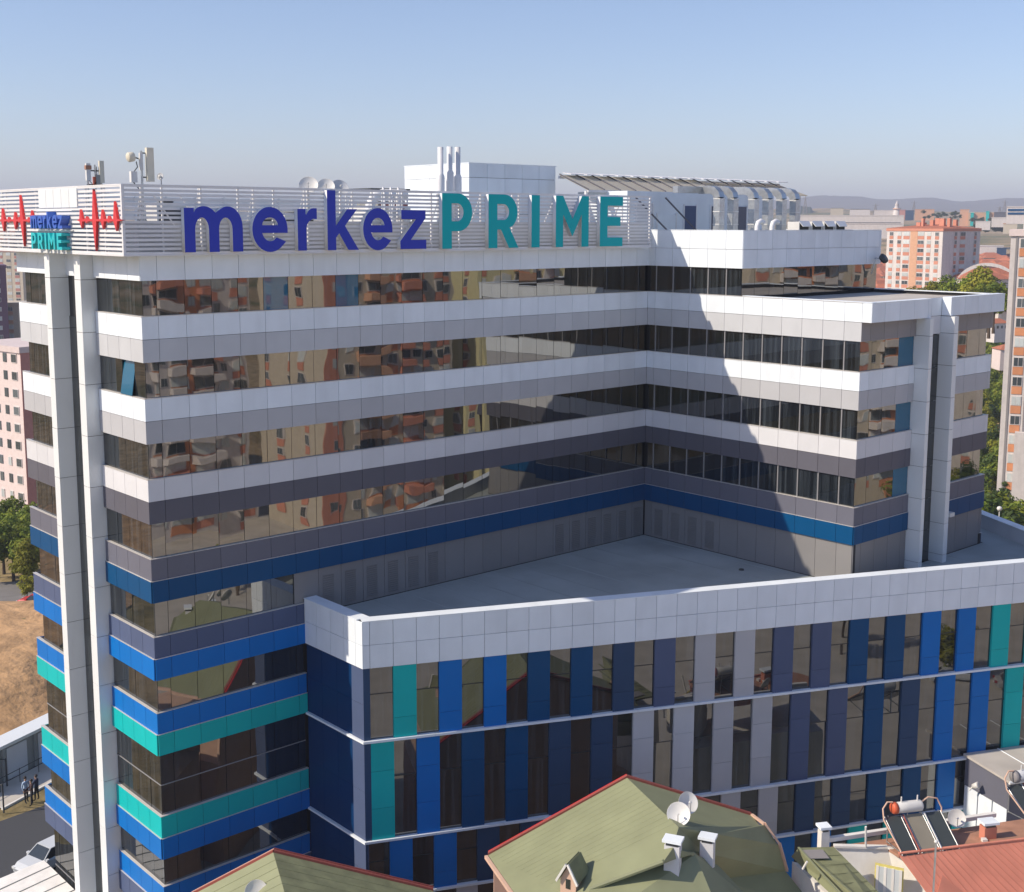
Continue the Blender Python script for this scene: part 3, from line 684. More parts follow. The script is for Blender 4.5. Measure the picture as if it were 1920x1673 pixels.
# flues
for i, (x, zt) in enumerate(((21.48, 4.45), (22.17, 4.5), (22.78, 4.5))):
    F_ = empty('flue', wl(x, 5, RZ), 0, ('left' if i == 0 else 'middle' if i == 1 else 'right') + ' one of three tall polished steel flues beside the plant room', 'flue', 'steel flues on the roof')
    MB().rev([(.17, 0), (.17, zt - RZ), (.13, zt - RZ), (.13, zt - RZ - .5)], 16).obj('pipe', 'slat', F_)
    MB().rev([(.0, .0), (.24, .0), (.24, 4.35 if i != 1 else 4.6), (.17, 4.5 if i != 1 else 4.72)], 16).obj('jacket', 'slat', F_)
    for z in (1.6, 3.2): MB().rev([(.25, 0), (.265, .02), (.265, .08), (.25, .1)], 16).obj('clamp', 'darkm', F_, (0, 0, z))
# satellite dish
def dish(name, loc, rz, r, label, group=None, m='steelw', tilt=35, h=.8):
    D = empty(name, loc, rz, label, 'satellite dish', group)
    prof = [(r * math.sin(a), -r * .32 * math.cos(a) * 1.0) for a in [k / 8 * math.pi / 2 for k in range(9)]]
    prof = [(r * t / 8, .28 * r * (t / 8) ** 2) for t in range(9)]
    prof2 = prof + [(r * 1.02, .29 * r)] + [(r * t / 8, .28 * r * (t / 8) ** 2 - .025) for t in range(8, -1, -1)]
    mx = Matrix.Translation((0, 0, h)) @ Matrix.Rotation(R(90 - tilt), 4, 'X')
    MB().rev(prof2, 24, mx=mx).obj('bowl', m, D)
    f = mx @ Vector((0, 0, r * .85)); lo = mx @ Vector((0, -r * .9, .2 * r))
    MB().tube([lo, f], .018, 5).obj('feed_arm', 'galv', D)
    MB().tube([f, f + (mx.to_3x3() @ Vector((0, 0, -.14)))], .05, 8).obj('receiver', 'steelw', D)
    MB().tube([(0, .05, 0), (0, .05, h - .05), mx @ Vector((0, 0, 0))], .03, 6).obj('stand', 'galv', D)
    return D
for i, (x, h) in enumerate(((11.02, 3.52), (12.1, 3.48), (12.95, 3.42))):
    dish('satellite_dish', wl(x, 3, RZ), AL + R(-35 + (0, 4, 18)[i]), (.50, .46, .48)[i], ('leftmost', 'middle', 'rightmost, greyest')[i] + ' of the three pale satellite dishes above the letters r and k', 'satellite dishes on the tall roof', ('steelw', 'steelw', 'lgrey')[i], 30, h)
# antenna mast by the front corner
AM = empty('antenna_mast', wl(1.0, 1.5, RZ), AL, 'mobile phone antenna mast with tall cream panel, drum and boxes above the front corner', 'antenna')
MB().tube([(0, 0, 0), (0, 0, 4.9)], .06, 8).obj('pole', 'galv', AM)
def pbox(w, d, z0, z1, x, y): return MB().box((x - w / 2, y - d / 2, z0), (x + w / 2, y + d / 2, z1))
pbox(.34, .2, 3.5, 5.05, .36, -.1).obj('panel_antenna', 'cream', AM)
for z in (3.7, 4.8): MB().tube([(0, 0, z), (.36, -.05, z)], .03, 6).obj('bracket', 'darkm', AM)
MB().rev([(0, 0), (.2, 0), (.22, .04), (.22, .26), (.18, .30), (0, .30)], 18, mx=Matrix.Translation((-.42, -.1, 4.62)) @ Matrix.Rotation(R(-100), 4, 'Y')).obj('drum', 'cream', AM)
MB().tube([(0, 0, 4.5), (-.45, -.05, 4.62)], .03, 6).obj('bracket', 'darkm', AM)
pbox(.3, .2, 3.45, 3.95, -.42, 0).obj('radio_box', 'steelw', AM); pbox(.14, .14, 4.0, 4.8, -.08, -.12).obj('radio_box', 'steelw', AM)
MB().tube([(-.42, 0, 3.9), (-.25, -.1, 4.15), (-.30, -.1, 4.4)], .025, 6).obj('cable', 'darkm', AM)
MB().tube([(-.42, 0, 3.45), (-.2, 0, 3.2), (0, 0, 3.0)], .025, 6).obj('cable', 'darkm', AM)
MB().tube([(0, 0, 2.2), (.7, .3, 0)], .04, 6).obj('stay', 'galv', AM); MB().tube([(0, 0, 2.2), (-.7, .4, 0)], .04, 6).obj('stay', 'galv', AM)
A2 = empty('antenna_mast', wl(1.6, 8, RZ), AL, 'cluster of small antennas on a short frame above the end screen', 'antenna')
MB().tube([(0, 0, 0), (0, 0, 4.5)], .05, 8).obj('pole', 'galv', A2); MB().tube([(-.4, 0, 0), (-.4, 0, 4.4)], .05, 8).obj('pole', 'galv', A2); MB().tube([(.3, 0, 0), (.3, 0, 4.6)], .05, 8).obj('pole', 'galv', A2)
for z in (3.5, 4.2): MB().tube([(-.45, 0, z), (.4, 0, z)], .035, 6).obj('bracket', 'darkm', A2)
pbox(.24, .16, 3.6, 4.7, .28, -.12).obj('panel_antenna', 'cream', A2); pbox(.22, .16, 3.7, 4.55, -.42, -.12).obj('panel_antenna', 'steelw', A2)
pbox(.3, .18, 4.25, 4.45, -.42, -.14).obj('radio_box', 'brownroof', A2); pbox(.2, .16, 3.5, 3.9, -.05, -.1).obj('radio_box', 'orange', A2)
pbox(.2, .2, 3.4, 4.0, .05, -.15).obj('radio_box', 'greyconc', A2)
MB().tube([(-.4, -.2, 3.7), (-.2, -.25, 3.45), (0, -.2, 3.7), (.0, -.2, 4.4)], .02, 5).obj('cable', 'black', A2)
dish('microwave_dish', wl(1.98, 1.6, RZ), AL - R(60), .17, 'very small grey dish on a thin post just right of the tall antenna mast', None, 'lgrey', 15, 3.75)
# air handling plant beside the plant room (left): big curved ducts under a railed deck
AH = empty('air_handling_unit', wl(16.6, 5.2, RZ), AL, 'air handling machine with arched white ducts and a railed deck left of the plant room', 'ventilation unit')
MB().box((0, 0, 0), (2.6, 2.6, 2.5)).obj('casing', 'steelw', AH)
MB().box((-.1, -.1, 3.5), (2.7, 2.7, 3.58)).obj('deck', 'darkm', AH)
for x in (0, 2.55):
    for y in (0, 2.5): MB().tube([(x, y, 2.4), (x, y, 3.5)], .05, 6).obj('leg', 'slat', AH)
MB().tube([(-.3, -.3, 1), (-.3, -.3, 2.6), (0, -.3, 3.1), (.5, -.3, 3.25), (2.2, -.3, 3.25)], .28, 12).obj('duct', 'slat', AH)
MB().tube([(2.2, -.35, .4), (2.2, -.35, 2.55)], .26, 12).obj('duct', 'slat', AH)
MB().box((.3, -.5, 2.45), (2.2, -.38, 2.7)).obj('red_pipe', 'redtrim', AH); MB().box((1.9, .1, 3.0), (2.7, .9, 3.5)).obj('motor', 'greyconc', AH)
MB().box((.4, -.1, 2.5), (1.9, 2, 2.85)).obj('coil', 'greyconc', AH)
LD = empty('roof_ladder', wl(15.0, 1.4, RZ), AL, 'white hooped ladder rising behind the second letter e', 'ladder')
for x in (-.25, .25, .75): MB().tube([(x, 0, 0), (x, 0, 3.1), (x + .15, .3, 3.5), (x + .3, .6, 3.1), (x + .3, .6, 0)], .06, 6).obj('rail', 'slat', LD)
for k in range(9): MB().tube([(-.25, 0, .4 + k * .33), (.75, 0, .4 + k * .33)], .025, 5).obj('rung', 'slat', LD)
# cabinets and pipework half seen through the louvres
for i, (x, y, w, d, h, m_) in enumerate(((3.4, 5, 1.6, 1.2, 2.6, 'steelw'), (6.2, 6, 2.2, 1.4, 1.9, 'steelw'), (9.3, 5.5, 1.8, 1.2, 1.7, 'galv'), (12.6, 8, 2.0, 2.0, 2.1, 'steelw'), (29.8, 3.5, 1.6, 1.1, 1.5, 'steelw'))):
    U = empty('roof_unit', wl(x, y, RZ), AL, ('white cabinet behind the letter m', 'wide white unit behind the first letter e', 'dull metal unit behind the letter r', 'white unit behind the letter k', 'small white unit behind the letter E')[i] + ', seen through the louvre screen', 'roof unit')
    MB().box((0, 0, .15), (w, d, h)).obj('casing', m_, U); MB().rev([(.0, 0), (.35, 0), (.38, .06), (.38, .12), (.3, .12), (.28, .04), (0, .04)], 16).obj('fan_ring', 'darkm', U, (w / 2, d / 2, h))
    MB().box((.1, -.02, .4), (w - .1, .0, h - .3)).obj('grille', 'darkm', U); MB().box((.05, .1, 0), (.2, d - .1, .15)).obj('foot', 'darkm', U); MB().box((w - .2, .1, 0), (w - .05, d - .1, .15)).obj('foot', 'darkm', U)
# canopy of slanting sheets over the plant deck (right)
CN = empty('roof_canopy', wl(32.85, 4.0, RZ), AL, 'long slanting sheet canopy on steel trusses to the right of the plant room', 'canopy')
nC = 16; Wc = 24.0
for k in range(nC):
    x0 = k * Wc / nC; x1 = x0 + Wc / nC - .06
    MB().slab([(x0, 0, 3.78), (x1, 0, 3.78), (x1, 2.6, 4.78 if x0 < 13 else 4.6), (x0, 2.6, 4.78 if x0 < 13 else 4.6)], .06).obj('sheet', 'poly', CN)
    MB().slab([(x0 + .3, 1.9, 4.84), (x0 + 1.5, 1.9, 4.84), (x0 + 1.5, 2.7, 4.95), (x0 + .3, 2.7, 4.95)], .05).obj('edge_louvre', 'slat', CN)
    MB().tube([(x0 - .03, -.05, 3.80), (x0 - .03, 2.65, 4.84)], .045, 4).obj('rafter', 'slate', CN)
for k in range(7):
    x0 = k * Wc / 6.2; MB().box((x0, .2, 0), (x0 + .16, .36, 3.7)).obj('post', 'slat', CN)
MB().box((0, -.02, 3.62), (13, .12, 3.76)).obj('beam', 'pale', CN)
MB().box((0, 2.66, 4.55), (Wc, 2.8, 4.72)).obj('beam', 'pale', CN)
# plant deck wall below the canopy with doors and dark diagonal bars
PW = empty('plant_deck_wall', wl(34.6, 2.2, RZ), AL, 'grey clad wall with pale doors under the slanting canopy', 'roof building')
MB().box((0, 0, 0), (15.5, 4.5, 3.7)).obj('wall', 'white', PW)
for x, w, h, m_ in ((.9, 1.5, 2.9, 'pale'), (2.9, 1.8, 2.2, 'white'), (5.6, 1.2, 2.8, 'slateblue'), (8.4, 1.3, 2.8, 'steel'), (11, 1.3, 2.8, 'steel')):
    f = MB().box((x, -.05, 0), (x + w, .0, h)).obj('door', m_, PW)
    MB().box((x - .1, -.08, 0), (x - .0, .0, h + .1)).obj('frame', 'slat', PW); MB().box((x + w, -.08, 0), (x + w + .1, .0, h + .1)).obj('frame', 'slat', PW)
for x in (.1, 3.0): MB().tube([(x, -.6, 3.3), (x + 3.6, -1.6, .1)], .06, 4).obj('brace', 'slate', PW)
# bent ventilation ducts
for i, x in enumerate((37.95, 39.35, 41.5, 43.0, 44.5, 46.0)):
    V = empty('ventilation_duct', wl(x, -2.6, RZ + .85), AL, ('leftmost', 'second from the left', 'third from the left', 'fourth from the left', 'second from the right', 'rightmost')[i] + ' of the bent galvanised ducts under the canopy edge', 'ventilation duct', 'galvanised ducts on the set-back roof')
    hw = .25
    def sq(pts, w):
        mb = MB(); P = [Vector(p) for p in pts]; rings = []
        for j, p in enumerate(P):
            d = (P[min(j + 1, len(P) - 1)] - P[max(j - 1, 0)]).normalized(); u = Vector((1, 0, 0)); v_ = d.cross(u).normalized()
            rings.append([p + u * w + v_ * w, p - u * w + v_ * w, p - u * w - v_ * w, p + u * w - v_ * w])
        vs = [q for r_ in rings for q in r_]; fs = [(j * 4 + k, j * 4 + (k + 1) % 4, (j + 1) * 4 + (k + 1) % 4, (j + 1) * 4 + k) for j in range(len(P) - 1) for k in range(4)]
        return mb.add(vs, fs)
    sq([(0, 0, 0), (0, 0, 2.35)], hw).obj('riser', 'galv', V)
    sq([(0, 0, 2.35), (0, .08, 2.62), (0, .30, 2.82), (0, .62, 2.9), (0, 1.5, 2.9)], hw).obj('elbow', 'galv', V)
    for z in (.7, 1.5, 2.3): MB().box((-hw - .02, -hw - .02, z), (hw + .02, hw + .02, z + .05)).obj('flange', 'steelw', V)
if 1: MB().box((-2.6, 1.2, 2.68), (0.1, 1.62, 3.1)).obj('branch_duct', 'galv', bpy.context.scene.objects['ventilation_duct'])
# outdoor units and small hoods along the parapet
for i, (x, y) in enumerate(((38.9, -4.9), (40.3, -5.0), (42.9, -5.2), (44.3, -5.2), (45.7, -5.2), (47.0, -5.2))):
    if i < 2:
        V = empty('roof_cowl', wl(x, y, RZ + .6), AL, ('left', 'right')[i] + ' small arched white cowl at the parapet of the set-back roof', 'cowl', 'white cowls at the parapet')
        MB().tube([(0, 0, 0), (0, 0, .85), (.1, 0, 1.08), (.35, 0, 1.18), (.6, 0, 1.08)], .16, 10).obj('hood', 'slat', V); MB().box((-.25, -.25, 0), (.25, .25, .12)).obj('base', 'darkm', V)
    else:
        V = empty('condenser_unit', wl(x, y, RZ + .6), AL, ('leftmost', 'second', 'third', 'rightmost')[i - 2] + ' of four dark-faced condenser units at the parapet', 'condenser', 'condenser units at the parapet')
        mb = MB().box((0, 0, .25), (1.1, .9, 1.15)); mb.obj('casing', 'steelw', V)
        MB().slab([(.1, -.25, .85), (1.0, -.25, .85), (1.1, .02, 1.2), (0, .02, 1.2)], .04).obj('hood', 'slat', V)
        MB().box((.08, -.02, .35), (1.02, .0, 1.08)).obj('grille', 'black', V); MB().box((.05, .1, 0), (.15, .8, .25)).obj('leg', 'darkm', V); MB().box((.95, .1, 0), (1.05, .8, .25)).obj('leg', 'darkm', V)
# round-headed floodlight at the far corner of the white fascia, camera dome on the low roof wall
FL_ = empty('floodlight', wl(48.3, -7.75, -2.35), AL, 'dark floodlight on a bracket at the far lower corner of the white fascia', 'floodlight')
MB().rev([(0, -.14), (.3, -.12), (.34, 0), (.34, .1), (.0, .12)], 14, mx=Matrix.Rotation(R(55), 4, 'X')).obj('head', 'darkm', FL_, (0, -.35, .1)); MB().tube([(0, .3, .1), (0, -.35, .1)], .05, 6).obj('bracket', 'galv', FL_); MB().tube([(-.5, .2, -.9), (-.5, -.1, .1), (0, -.3, .1)], .04, 6).obj('bracket', 'galv', FL_)
FL2 = empty('floodlight', wl(43.5, -16.0, -17.3), AL, 'small pale floodlight on the wall right of the double pilasters', 'floodlight')
MB().box((-.25, -.5, -.12), (.25, -.1, .12)).obj('head', 'steelw', FL2); MB().tube([(-.2, .3, 0), (-.2, -.2, 0)], .05, 6).obj('bracket', 'galv', FL2)

# ================================================================== houses in front
KH = 1.16
def azh(px, py, z): return atz(px, py, z * KH)
def world_mesh(name, mats, par, faces, t=.12):      # faces: (list of world points, material index)
    mb = MB(); o = par.location
    for pts, mi in faces: mb.slab([Vector(p) - o for p in pts], t, mi)
    return mb.obj(name, mats, par)
def up(p, dz): return Vector((p[0], p[1], p[2] + dz))
def flat(p, z): return Vector((p[0], p[1], z))
def ribs(name, par, a, b, c, d, n, m, r=.010, h=.016):
    """standing seams between edge a-b (top) and d-c (bottom)"""
    mb = MB(); o = par.location; a, b, c, d = [Vector(p) - o for p in (a, b, c, d)]; nn = (b - a).cross(d - a).normalized()
    if nn.z < 0: nn = -nn
    for k in range(1, n):
        p = a.lerp(b, k / n) + nn * .0; q = d.lerp(c, k / n); dr = (b - a).normalized() * r
        mb.add([p - dr, p + dr, q + dr, q - dr, p - dr + nn * h, p + dr + nn * h, q + dr + nn * h, q - dr + nn * h], [(4, 5, 6, 7), (0, 4, 7, 3), (1, 2, 6, 5), (0, 1, 5, 4), (3, 7, 6, 2)])
    o_ = mb.obj(name, m, par); return prop(o_, kind='stuff')
# --- house A, green roof in the middle
HA = empty('green_roof_house', (3.5, 42.5, 0), 0, 'house with large green sheet roof, two chimneys and small dormer, bottom middle', 'house')
A = azh(1178, 1458, -22); Lf = azh(918, 1604, -25); Rt = azh(1412, 1528, -23.9); J = azh(1275, 1550, -22)
rd = (J - A); rd.z = 0
Lb = Lf + rd * 2.2; Ab = A + rd * 2.2; Rb = Rt + rd * .50; 
K1 = azh(1345, 1563, -22.9); K2 = azh(1428, 1548, -23.75)
faces = [([A, Lf, Lb, Ab], 0), ([A, J, K1, K2, Rt], 0)]
# cross wing to the right: shallow upper slope and steep lower slope
K3 = azh(1436, 1546, -23.75); G1 = azh(1322, 1598, -23.6); G2 = azh(1462, 1583, -24.6); G3 = azh(1344, 1648, -25.6); G4 = azh(1476, 1632, -26.0)
faces += [([K1, G1, G2, K3], 0), ([G1, G3, G4, G2], 0), ([J, G1, K1], 0)]
# front hump, hipped
def onpl(px, py, p0, p1, p2):
    n = (p1 - p0).cross(p2 - p0); d = ray(px, py); c = Vector((0, 0, H0)); return c + d * ((p0 - c).dot(n) / d.dot(n))
LP = lambda px, py: onpl(px, py, A, Lf, Ab)
N1, N2, V3, N0 = LP(1108, 1668), LP(1246, 1616), LP(1264, 1590), LP(1080, 1760)
faces[0] = ([A, Lf, Lb, N0, N1, N2, V3, J], 0)
Hh = azh(1306, 1600, -22.9)
faces += [([V3, N2, Hh], 0), ([V3, Hh, G1], 0), ([V3, G1, J], 0)]
H1 = azh(1120, 1690, -24.2); H2 = azh(1250, 1760, -25.4); H3 = azh(1425, 1700, -25.6); H4 = azh(1350, 1622, -24.0)
faces += [([Hh, N2, N1], 0), ([Hh, N1, N0], 0), ([Hh, N0, azh(1360, 1730, -24.6)], 0), ([Hh, azh(1360, 1730, -24.6), H3, H4], 0), ([G3, azh(1400, 1720, -27), azh(1530, 1700, -27.2), G4], 0)]
world_mesh('roof', ['green'], HA, faces, .1)
ribs('standing_seam', HA, A, J, LP(1045, 1662), Lf, 14, 'green', .004, .006); ribs('standing_seam', HA, K1, K3, G2, G1, 8, 'green'); ribs('standing_seam', HA, G1, G2, G4, G3, 10, 'green')
def trim(name, par, a, b, h, w, m, off=(0, 0, 0)):
    a = Vector(a) - par.location + Vector(off); b = Vector(b) - par.location + Vector(off); d = (b - a).normalized(); s_ = d.cross(Vector((0, 0, 1))).normalized() * w / 2; u = Vector((0, 0, h))
    vs = [a - s_, a + s_, b + s_, b - s_]; vs = vs + [v + u for v in vs]
    return MB().add(vs, [(3, 2, 1, 0), (4, 5, 6, 7), (0, 1, 5, 4), (1, 2, 6, 5), (2, 3, 7, 6), (3, 0, 4, 7)]).obj(name, m, par)
bk = Vector((0, .09, 0))
trim('verge', HA, A + bk, Lf + bk, .16, .16, 'redtrim', (0, 0, -.06)); trim('verge', HA, A + bk, Rt + bk, .16, .16, 'redtrim', (0, 0, -.06))
trim('verge', HA, A + bk * 2.6, Lf + bk * 2.6, .10, .06, 'signred', (0, 0, -.02))
trim('gutter', HA, Lf, Lb, .16, .14, 'peach', (-.1, 0, -.16))
trim('verge', HA, K3, G2, .16, .16, 'peach', (.05, 0, -.02)); trim('verge', HA, G2, G4, .16, .16, 'peach', (.05, 0, -.02)); trim('verge', HA, Rt, K3, .10, .12, 'peach')
w0 = MB(); o = HA.location
zb = H0 - 33
w0.prism([(p.x - o.x, p.y - o.y) for p in (Lf + rd * .05 + Vector((.3, 0, 0)), Lb + Vector((.3, 0, 0)), Ab, G4 + Vector((-.2, -4, 0)), G4 + Vector((-.2, 0, 0)), K3 + Vector((-.2, 0, 0)), Rt + rd * .05 + Vector((-.2, 0, 0)), )], 0, zb - .4)
w0.obj('wall', 'peach', HA)
o = HA.location; g = MB(); a_, b_, c_ = Lf + rd * .04, Rt + rd * .04, A + rd * .04
g.slab([v - o for v in (flat(a_, zb - .45) + Vector((.2, 0, 0)), flat(b_, zb - .45) - Vector((.2, 0, 0)), b_ - Vector((.2, 0, .15)), c_ - Vector((0, 0, .15)), a_ + Vector((.2, 0, -.15)))], .15)
g.obj('gable_wall', 'peach', HA)
def chimney(par, foot, w, d, h, rz, m='peach', capm='white', name='chimney', side=None):
    o = empty(name, Vector(foot) - par.location, rz, par=par); o.scale = (KH,) * 3
    MB().box((-w / 2, -d / 2, -1.0), (w / 2, d / 2, h)).obj('stack', m, o)
    MB().box((-w / 2 + .06, -d / 2 - .01, h), (w / 2 - .06, d / 2 + .01, h + .12)).obj('opening', 'darkm', o)
    MB().box((-w / 2 - .07, -d / 2 - .07, h + .12), (w / 2 + .07, d / 2 + .07, h + .22)).obj('cap', capm, o)
    return o
chimney(HA, azh(1264, 1620, -23.1), .56, .40, .80, R(-22), 'pale')
chimney(HA, azh(1329, 1604, -23.3), .50, .38, .60, R(-22), 'pale')
# dormer
dm = empty('dormer', azh(1068, 1668, -24.1) - HA.location, R(-28), par=HA); dm.scale = (.72, .9, .95)
MB().add([(-.5, 0, -.6), (.5, 0, -.6), (.5, 0, .45), (0, 0, 1.15), (-.5, 0, .45), (-.5, 1.3, -.6), (.5, 1.3, -.6), (.5, 1.3, .45), (0, 1.3, 1.15), (-.5, 1.3, .45)], [(0, 1, 2, 3, 4), (9, 8, 7, 6, 5), (0, 4, 9, 5), (1, 6, 7, 2), (4, 3, 8, 9), (3, 2, 7, 8)]).obj('wall', 'peach', dm)
for s_ in (-1, 1): MB().slab([(0, -.12, 1.2), (0, 1.3, 1.2), (s_ * .62, 1.3, .36), (s_ * .62, -.12, .36)][::s_], .08).obj('roof', 'green2', dm)
for s_ in (-1, 1): MB().slab([(0, -.2, 1.22), (0, -.11, 1.22), (s_ * .64, -.11, .34), (s_ * .64, -.2, .34)][::s_], .12).obj('verge', 'whitew', dm)
MB().box((-.14, -.03, .05), (.14, .0, .5)).obj('window', 'glass', dm)
dish('satellite_dish', azh(1275, 1543, -22.25), R(-14), 0.499, 'front one of the two overlapping white dishes on the green roof', 'satellite dishes on the green roof', 'steelw', 30, .42)
dish('satellite_dish', azh(1290, 1527, -22.15), R(22), 0.464, 'rear, more turned one of the two overlapping dishes on the green roof', 'satellite dishes on the green roof', 'steelw', 30, .55)
# --- house B, green roof at the lower left
HB = empty('green_roof_house', (-9, 44, 0), 0, 'house with the plain green gable roof and red-brown verge at the bottom left', 'house')
A = azh(515, 1600, -24); Lf = azh(360, 1682, -26.6); Rt = azh(815, 1671, -26.3); J = azh(536, 1673, -24)
rd = (J - A); rd.z = 0
zz = 6.0
fB = [([A, Lf, Lf + rd * zz, A + rd * zz], 0), ([A, A + rd * zz, Rt + rd * zz, Rt], 1)]
world_mesh('roof', ['green', 'green2'], HB, fB, .1)
ribs('standing_seam', HB, A, A + rd * zz, Lf + rd * zz, Lf, 30, 'green'); ribs('standing_seam', HB, A, A + rd * zz, Rt + rd * zz, Rt, 30, 'green2')
trim('verge', HB, A + bk, Lf + bk, .14, .14, 'redtrim', (0, 0, -.05)); trim('verge', HB, A + bk, Rt + bk, .14, .14, 'redtrim', (0, 0, -.05))
trim('verge', HB, A + bk * 2.4, Rt + bk * 2.4, .09, .06, 'redtrim', (0, 0, .02)); trim('verge', HB, A + bk * 2.4, Lf + bk * 2.4, .09, .06, 'peach', (0, 0, .0))
o = HB.location; w0 = MB()
w0.prism([(p.x - o.x, p.y - o.y) for p in (Lf + rd * .05, Lf + rd * zz, Rt + rd * zz, Rt + rd * .05)], 0, Lf.z - .3); w0.obj('wall', 'peach', HB)
g = MB(); g.slab([v - o for v in (Lf + rd * .06 - Vector((0, 0, .35)), Rt + rd * .06 - Vector((0, 0, .65)), Rt + rd * .06 - Vector((0, 0, .15)), A + rd * .06 - Vector((0, 0, .15)), Lf + rd * .06 - Vector((0, 0, .15)))], .12); g.obj('gable_wall', 'peach', HB)
dish('satellite_dish', azh(484, 1690, -25.0), R(10), 0.487, 'white dish whose rim just shows on the lower left green roof', 'satellite dishes on the lower left roof', 'steelw', 30, .4)
# --- house C: second green roof strip
HC = empty('green_roof_house', (11, 40.5, 0), 0, 'smaller weathered green roof between the big green roof and the white gable', 'house')
a1, a2, a3, a4 = azh(1487, 1586, -25.2), azh(1500, 1588, -24.9), azh(1566, 1586, -24.9), azh(1640, 1646, -26.0)
rdC = Vector((1.2, -4.0, 0)) * KH
top1, top2 = a2, a3
faces = [([a2, a2 + rdC * 1.4 + Vector((.3, 0, 0)), azh(1700, 1720, -25.3), a3], 1), ([a1 - Vector((.0, 0, .5)), a1 + rdC * 1.4 - Vector((0, 0, .5)), a2 + rdC * 1.4 + Vector((.3, 0, 0)), a2], 0)]
world_mesh('roof', ['green', 'green2'], HC, faces, .1)
world_mesh('roof_patch', ['mid'], HC, [([azh(1506, 1592, -24.86), azh(1517, 1608, -24.86), azh(1558, 1607, -24.86), azh(1545, 1591, -24.86)], 0)], .03)
ribs('standing_seam', HC, faces[0][0][0], faces[0][0][1], faces[0][0][2], faces[0][0][3], 8, 'green2')
trim('verge', HC, azh(1500, 1588, -24.85), azh(1600, 1700, -24.85), .04, .10, 'green')
MB().tube([azh(1508, 1628, -25.0) - HC.location, azh(1516, 1614, -24.6) - HC.location], .05, 6).obj('vent_pipe', 'whitew', HC)
o = HC.location; MB().prism([(p.x - o.x, p.y - o.y) for p in (a1 + rdC * .02, a1 + rdC * 1.4, a3 + rdC * 1.2, a3 + rdC * .05)], 0, a1.z - .7).obj('wall', 'whitew', HC)
# --- house D: white gable, red roof
HD = empty('red_roof_house', (16, 40, 0), 0, 'white house with yellow window surround and a red sheet roof at the bottom right', 'house')
c1, c2 = azh(1688, 1599, -25.0), azh(1930, 1570, -25.0)                     # crease between flat part and slope
b1, b2 = azh(1560, 1586, -25.3), azh(1940, 1530, -25.3)
s1, s2 = azh(1790, 1735, -27.2), azh(2080, 1690, -27.2)
world_mesh('roof', ['redroof'], HD, [([c1, s1, s2, c2], 0)], .1)
world_mesh('flat_roof', ['brownroof'], HD, [([b1, azh(1668, 1588, -25.3), c1 - Vector((0, 0, .04)), c2 - Vector((0, 0, .04)), b2], 0)], .15)
ribs('standing_seam', HD, c1, c2, s2, s1, 20, 'redroof', .012, .018)
trim('ridge', HD, c1, c2, .06, .14, 'redroof')
wl0, wl1 = azh(1566, 1586, -25.3), azh(1667, 1588, -25.3); wl2 = azh(1688, 1600, -25.45); wl3 = azh(1745, 1678, -26.8); wl4 = azh(1790, 1735, -27.6)
o = HD.location
mb = MB(); P = [wl0, wl1, wl2, wl3, wl4]; Q = [flat(p, 0) for p in P]
mb.slab([v - o for v in ([Q[0]] + [Q[4]] + P[::-1])], .2); mb.obj('gable_wall', 'whitew', HD)
trim('verge', HD, wl1, wl2, .12, .16, 'whitew', (0, -.05, .02)); trim('verge', HD, wl2, wl3, .12, .16, 'whitew', (0, -.05, .02)); trim('verge', HD, wl3, wl4, .12, .16, 'whitew', (0, -.05, .02)); trim('parapet', HD, wl0, wl1, .10, .25, 'whitew')
gd = (wl4 - wl0); gd.z = 0; gd.normalize()
MB().prism([(p.x - o.x, p.y - o.y) for p in (wl0 + Vector((.3, .25, 0)), wl4 + Vector((.3, .2, 0)), s2, b2 + Vector((0, -.2, 0)))], 0, H0 - 27.9 * KH).obj('wall', 'whitew', HD)
# window with a yellow surround, on the gable plane
gn = Vector((gd.y, -gd.x, 0)); gn = gn if gn.y < 0 else -gn
def on_gable(px, py):
    d = ray(px, py); t = (wl0 - Vector((0, 0, H0))).dot(gn) / d.dot(gn); return Vector((0, 0, H0)) + d * t
gw0, gw1 = on_gable(1649, 1620), on_gable(1692, 1648)
ww = (gw1 - gw0); ww.z = 0; W_ = ww.length; az = math.atan2(gd.y, gd.x)
wn = empty('window', gw0 + gn * .02 - o, az, par=HD)
MB().box((-.12, -.05, -1.5), (W_ + .12, .0, 0.12)).obj('surround', 'yellow', wn)
for k in range(3): MB().box((k * W_ / 3 + .06, -.08, -1.4), ((k + 1) * W_ / 3 - .06, -.05, .0)).obj('pane', 'curtain', wn)
for k in range(4): MB().box((k * W_ / 3 - .06, -.10, -1.4), (k * W_ / 3 + .06, -.05, .02)).obj('frame', 'whitew', wn)
# parapet beam behind
PB0, PB1 = azh(1556, 1574, -25.15), azh(1868, 1526, -25.1)
trim('parapet', HD, PB0, PB1, .2, .22, 'whitew', (0, 0, -.05))
chimney(HD, azh(1546, 1588, -25.5), .36, .36, .78, R(12), 'whitew'); chimney(HD, azh(1854, 1574, -25.3), .55, .4, .68, R(12), 'redroof')
MB().tube([azh(1626, 1586, -25.2) - o, azh(1626, 1548, -24.2) - o], .05, 8).obj('vent_pipe', 'whitew', HD)
MB().box((-.12, -.12, 0), (.12, .12, .22)).obj('junction_box', 'whitew', HD, azh(1848, 1578, -25.2) - o)
# small valley lines and a low dormer ridge on the red sheet
world_mesh('roof_dormer', ['redroof'], HD, [([azh(1770, 1638, -25.75), azh(1735, 1760, -27.2), azh(1862, 1712, -27.0)], 0)], .05)
dish('satellite_dish', azh(1795, 1545, -25.1), R(-8), 0.429, 'single white dish on the parapet of the red-roofed house', None, 'steelw', 28, .36)
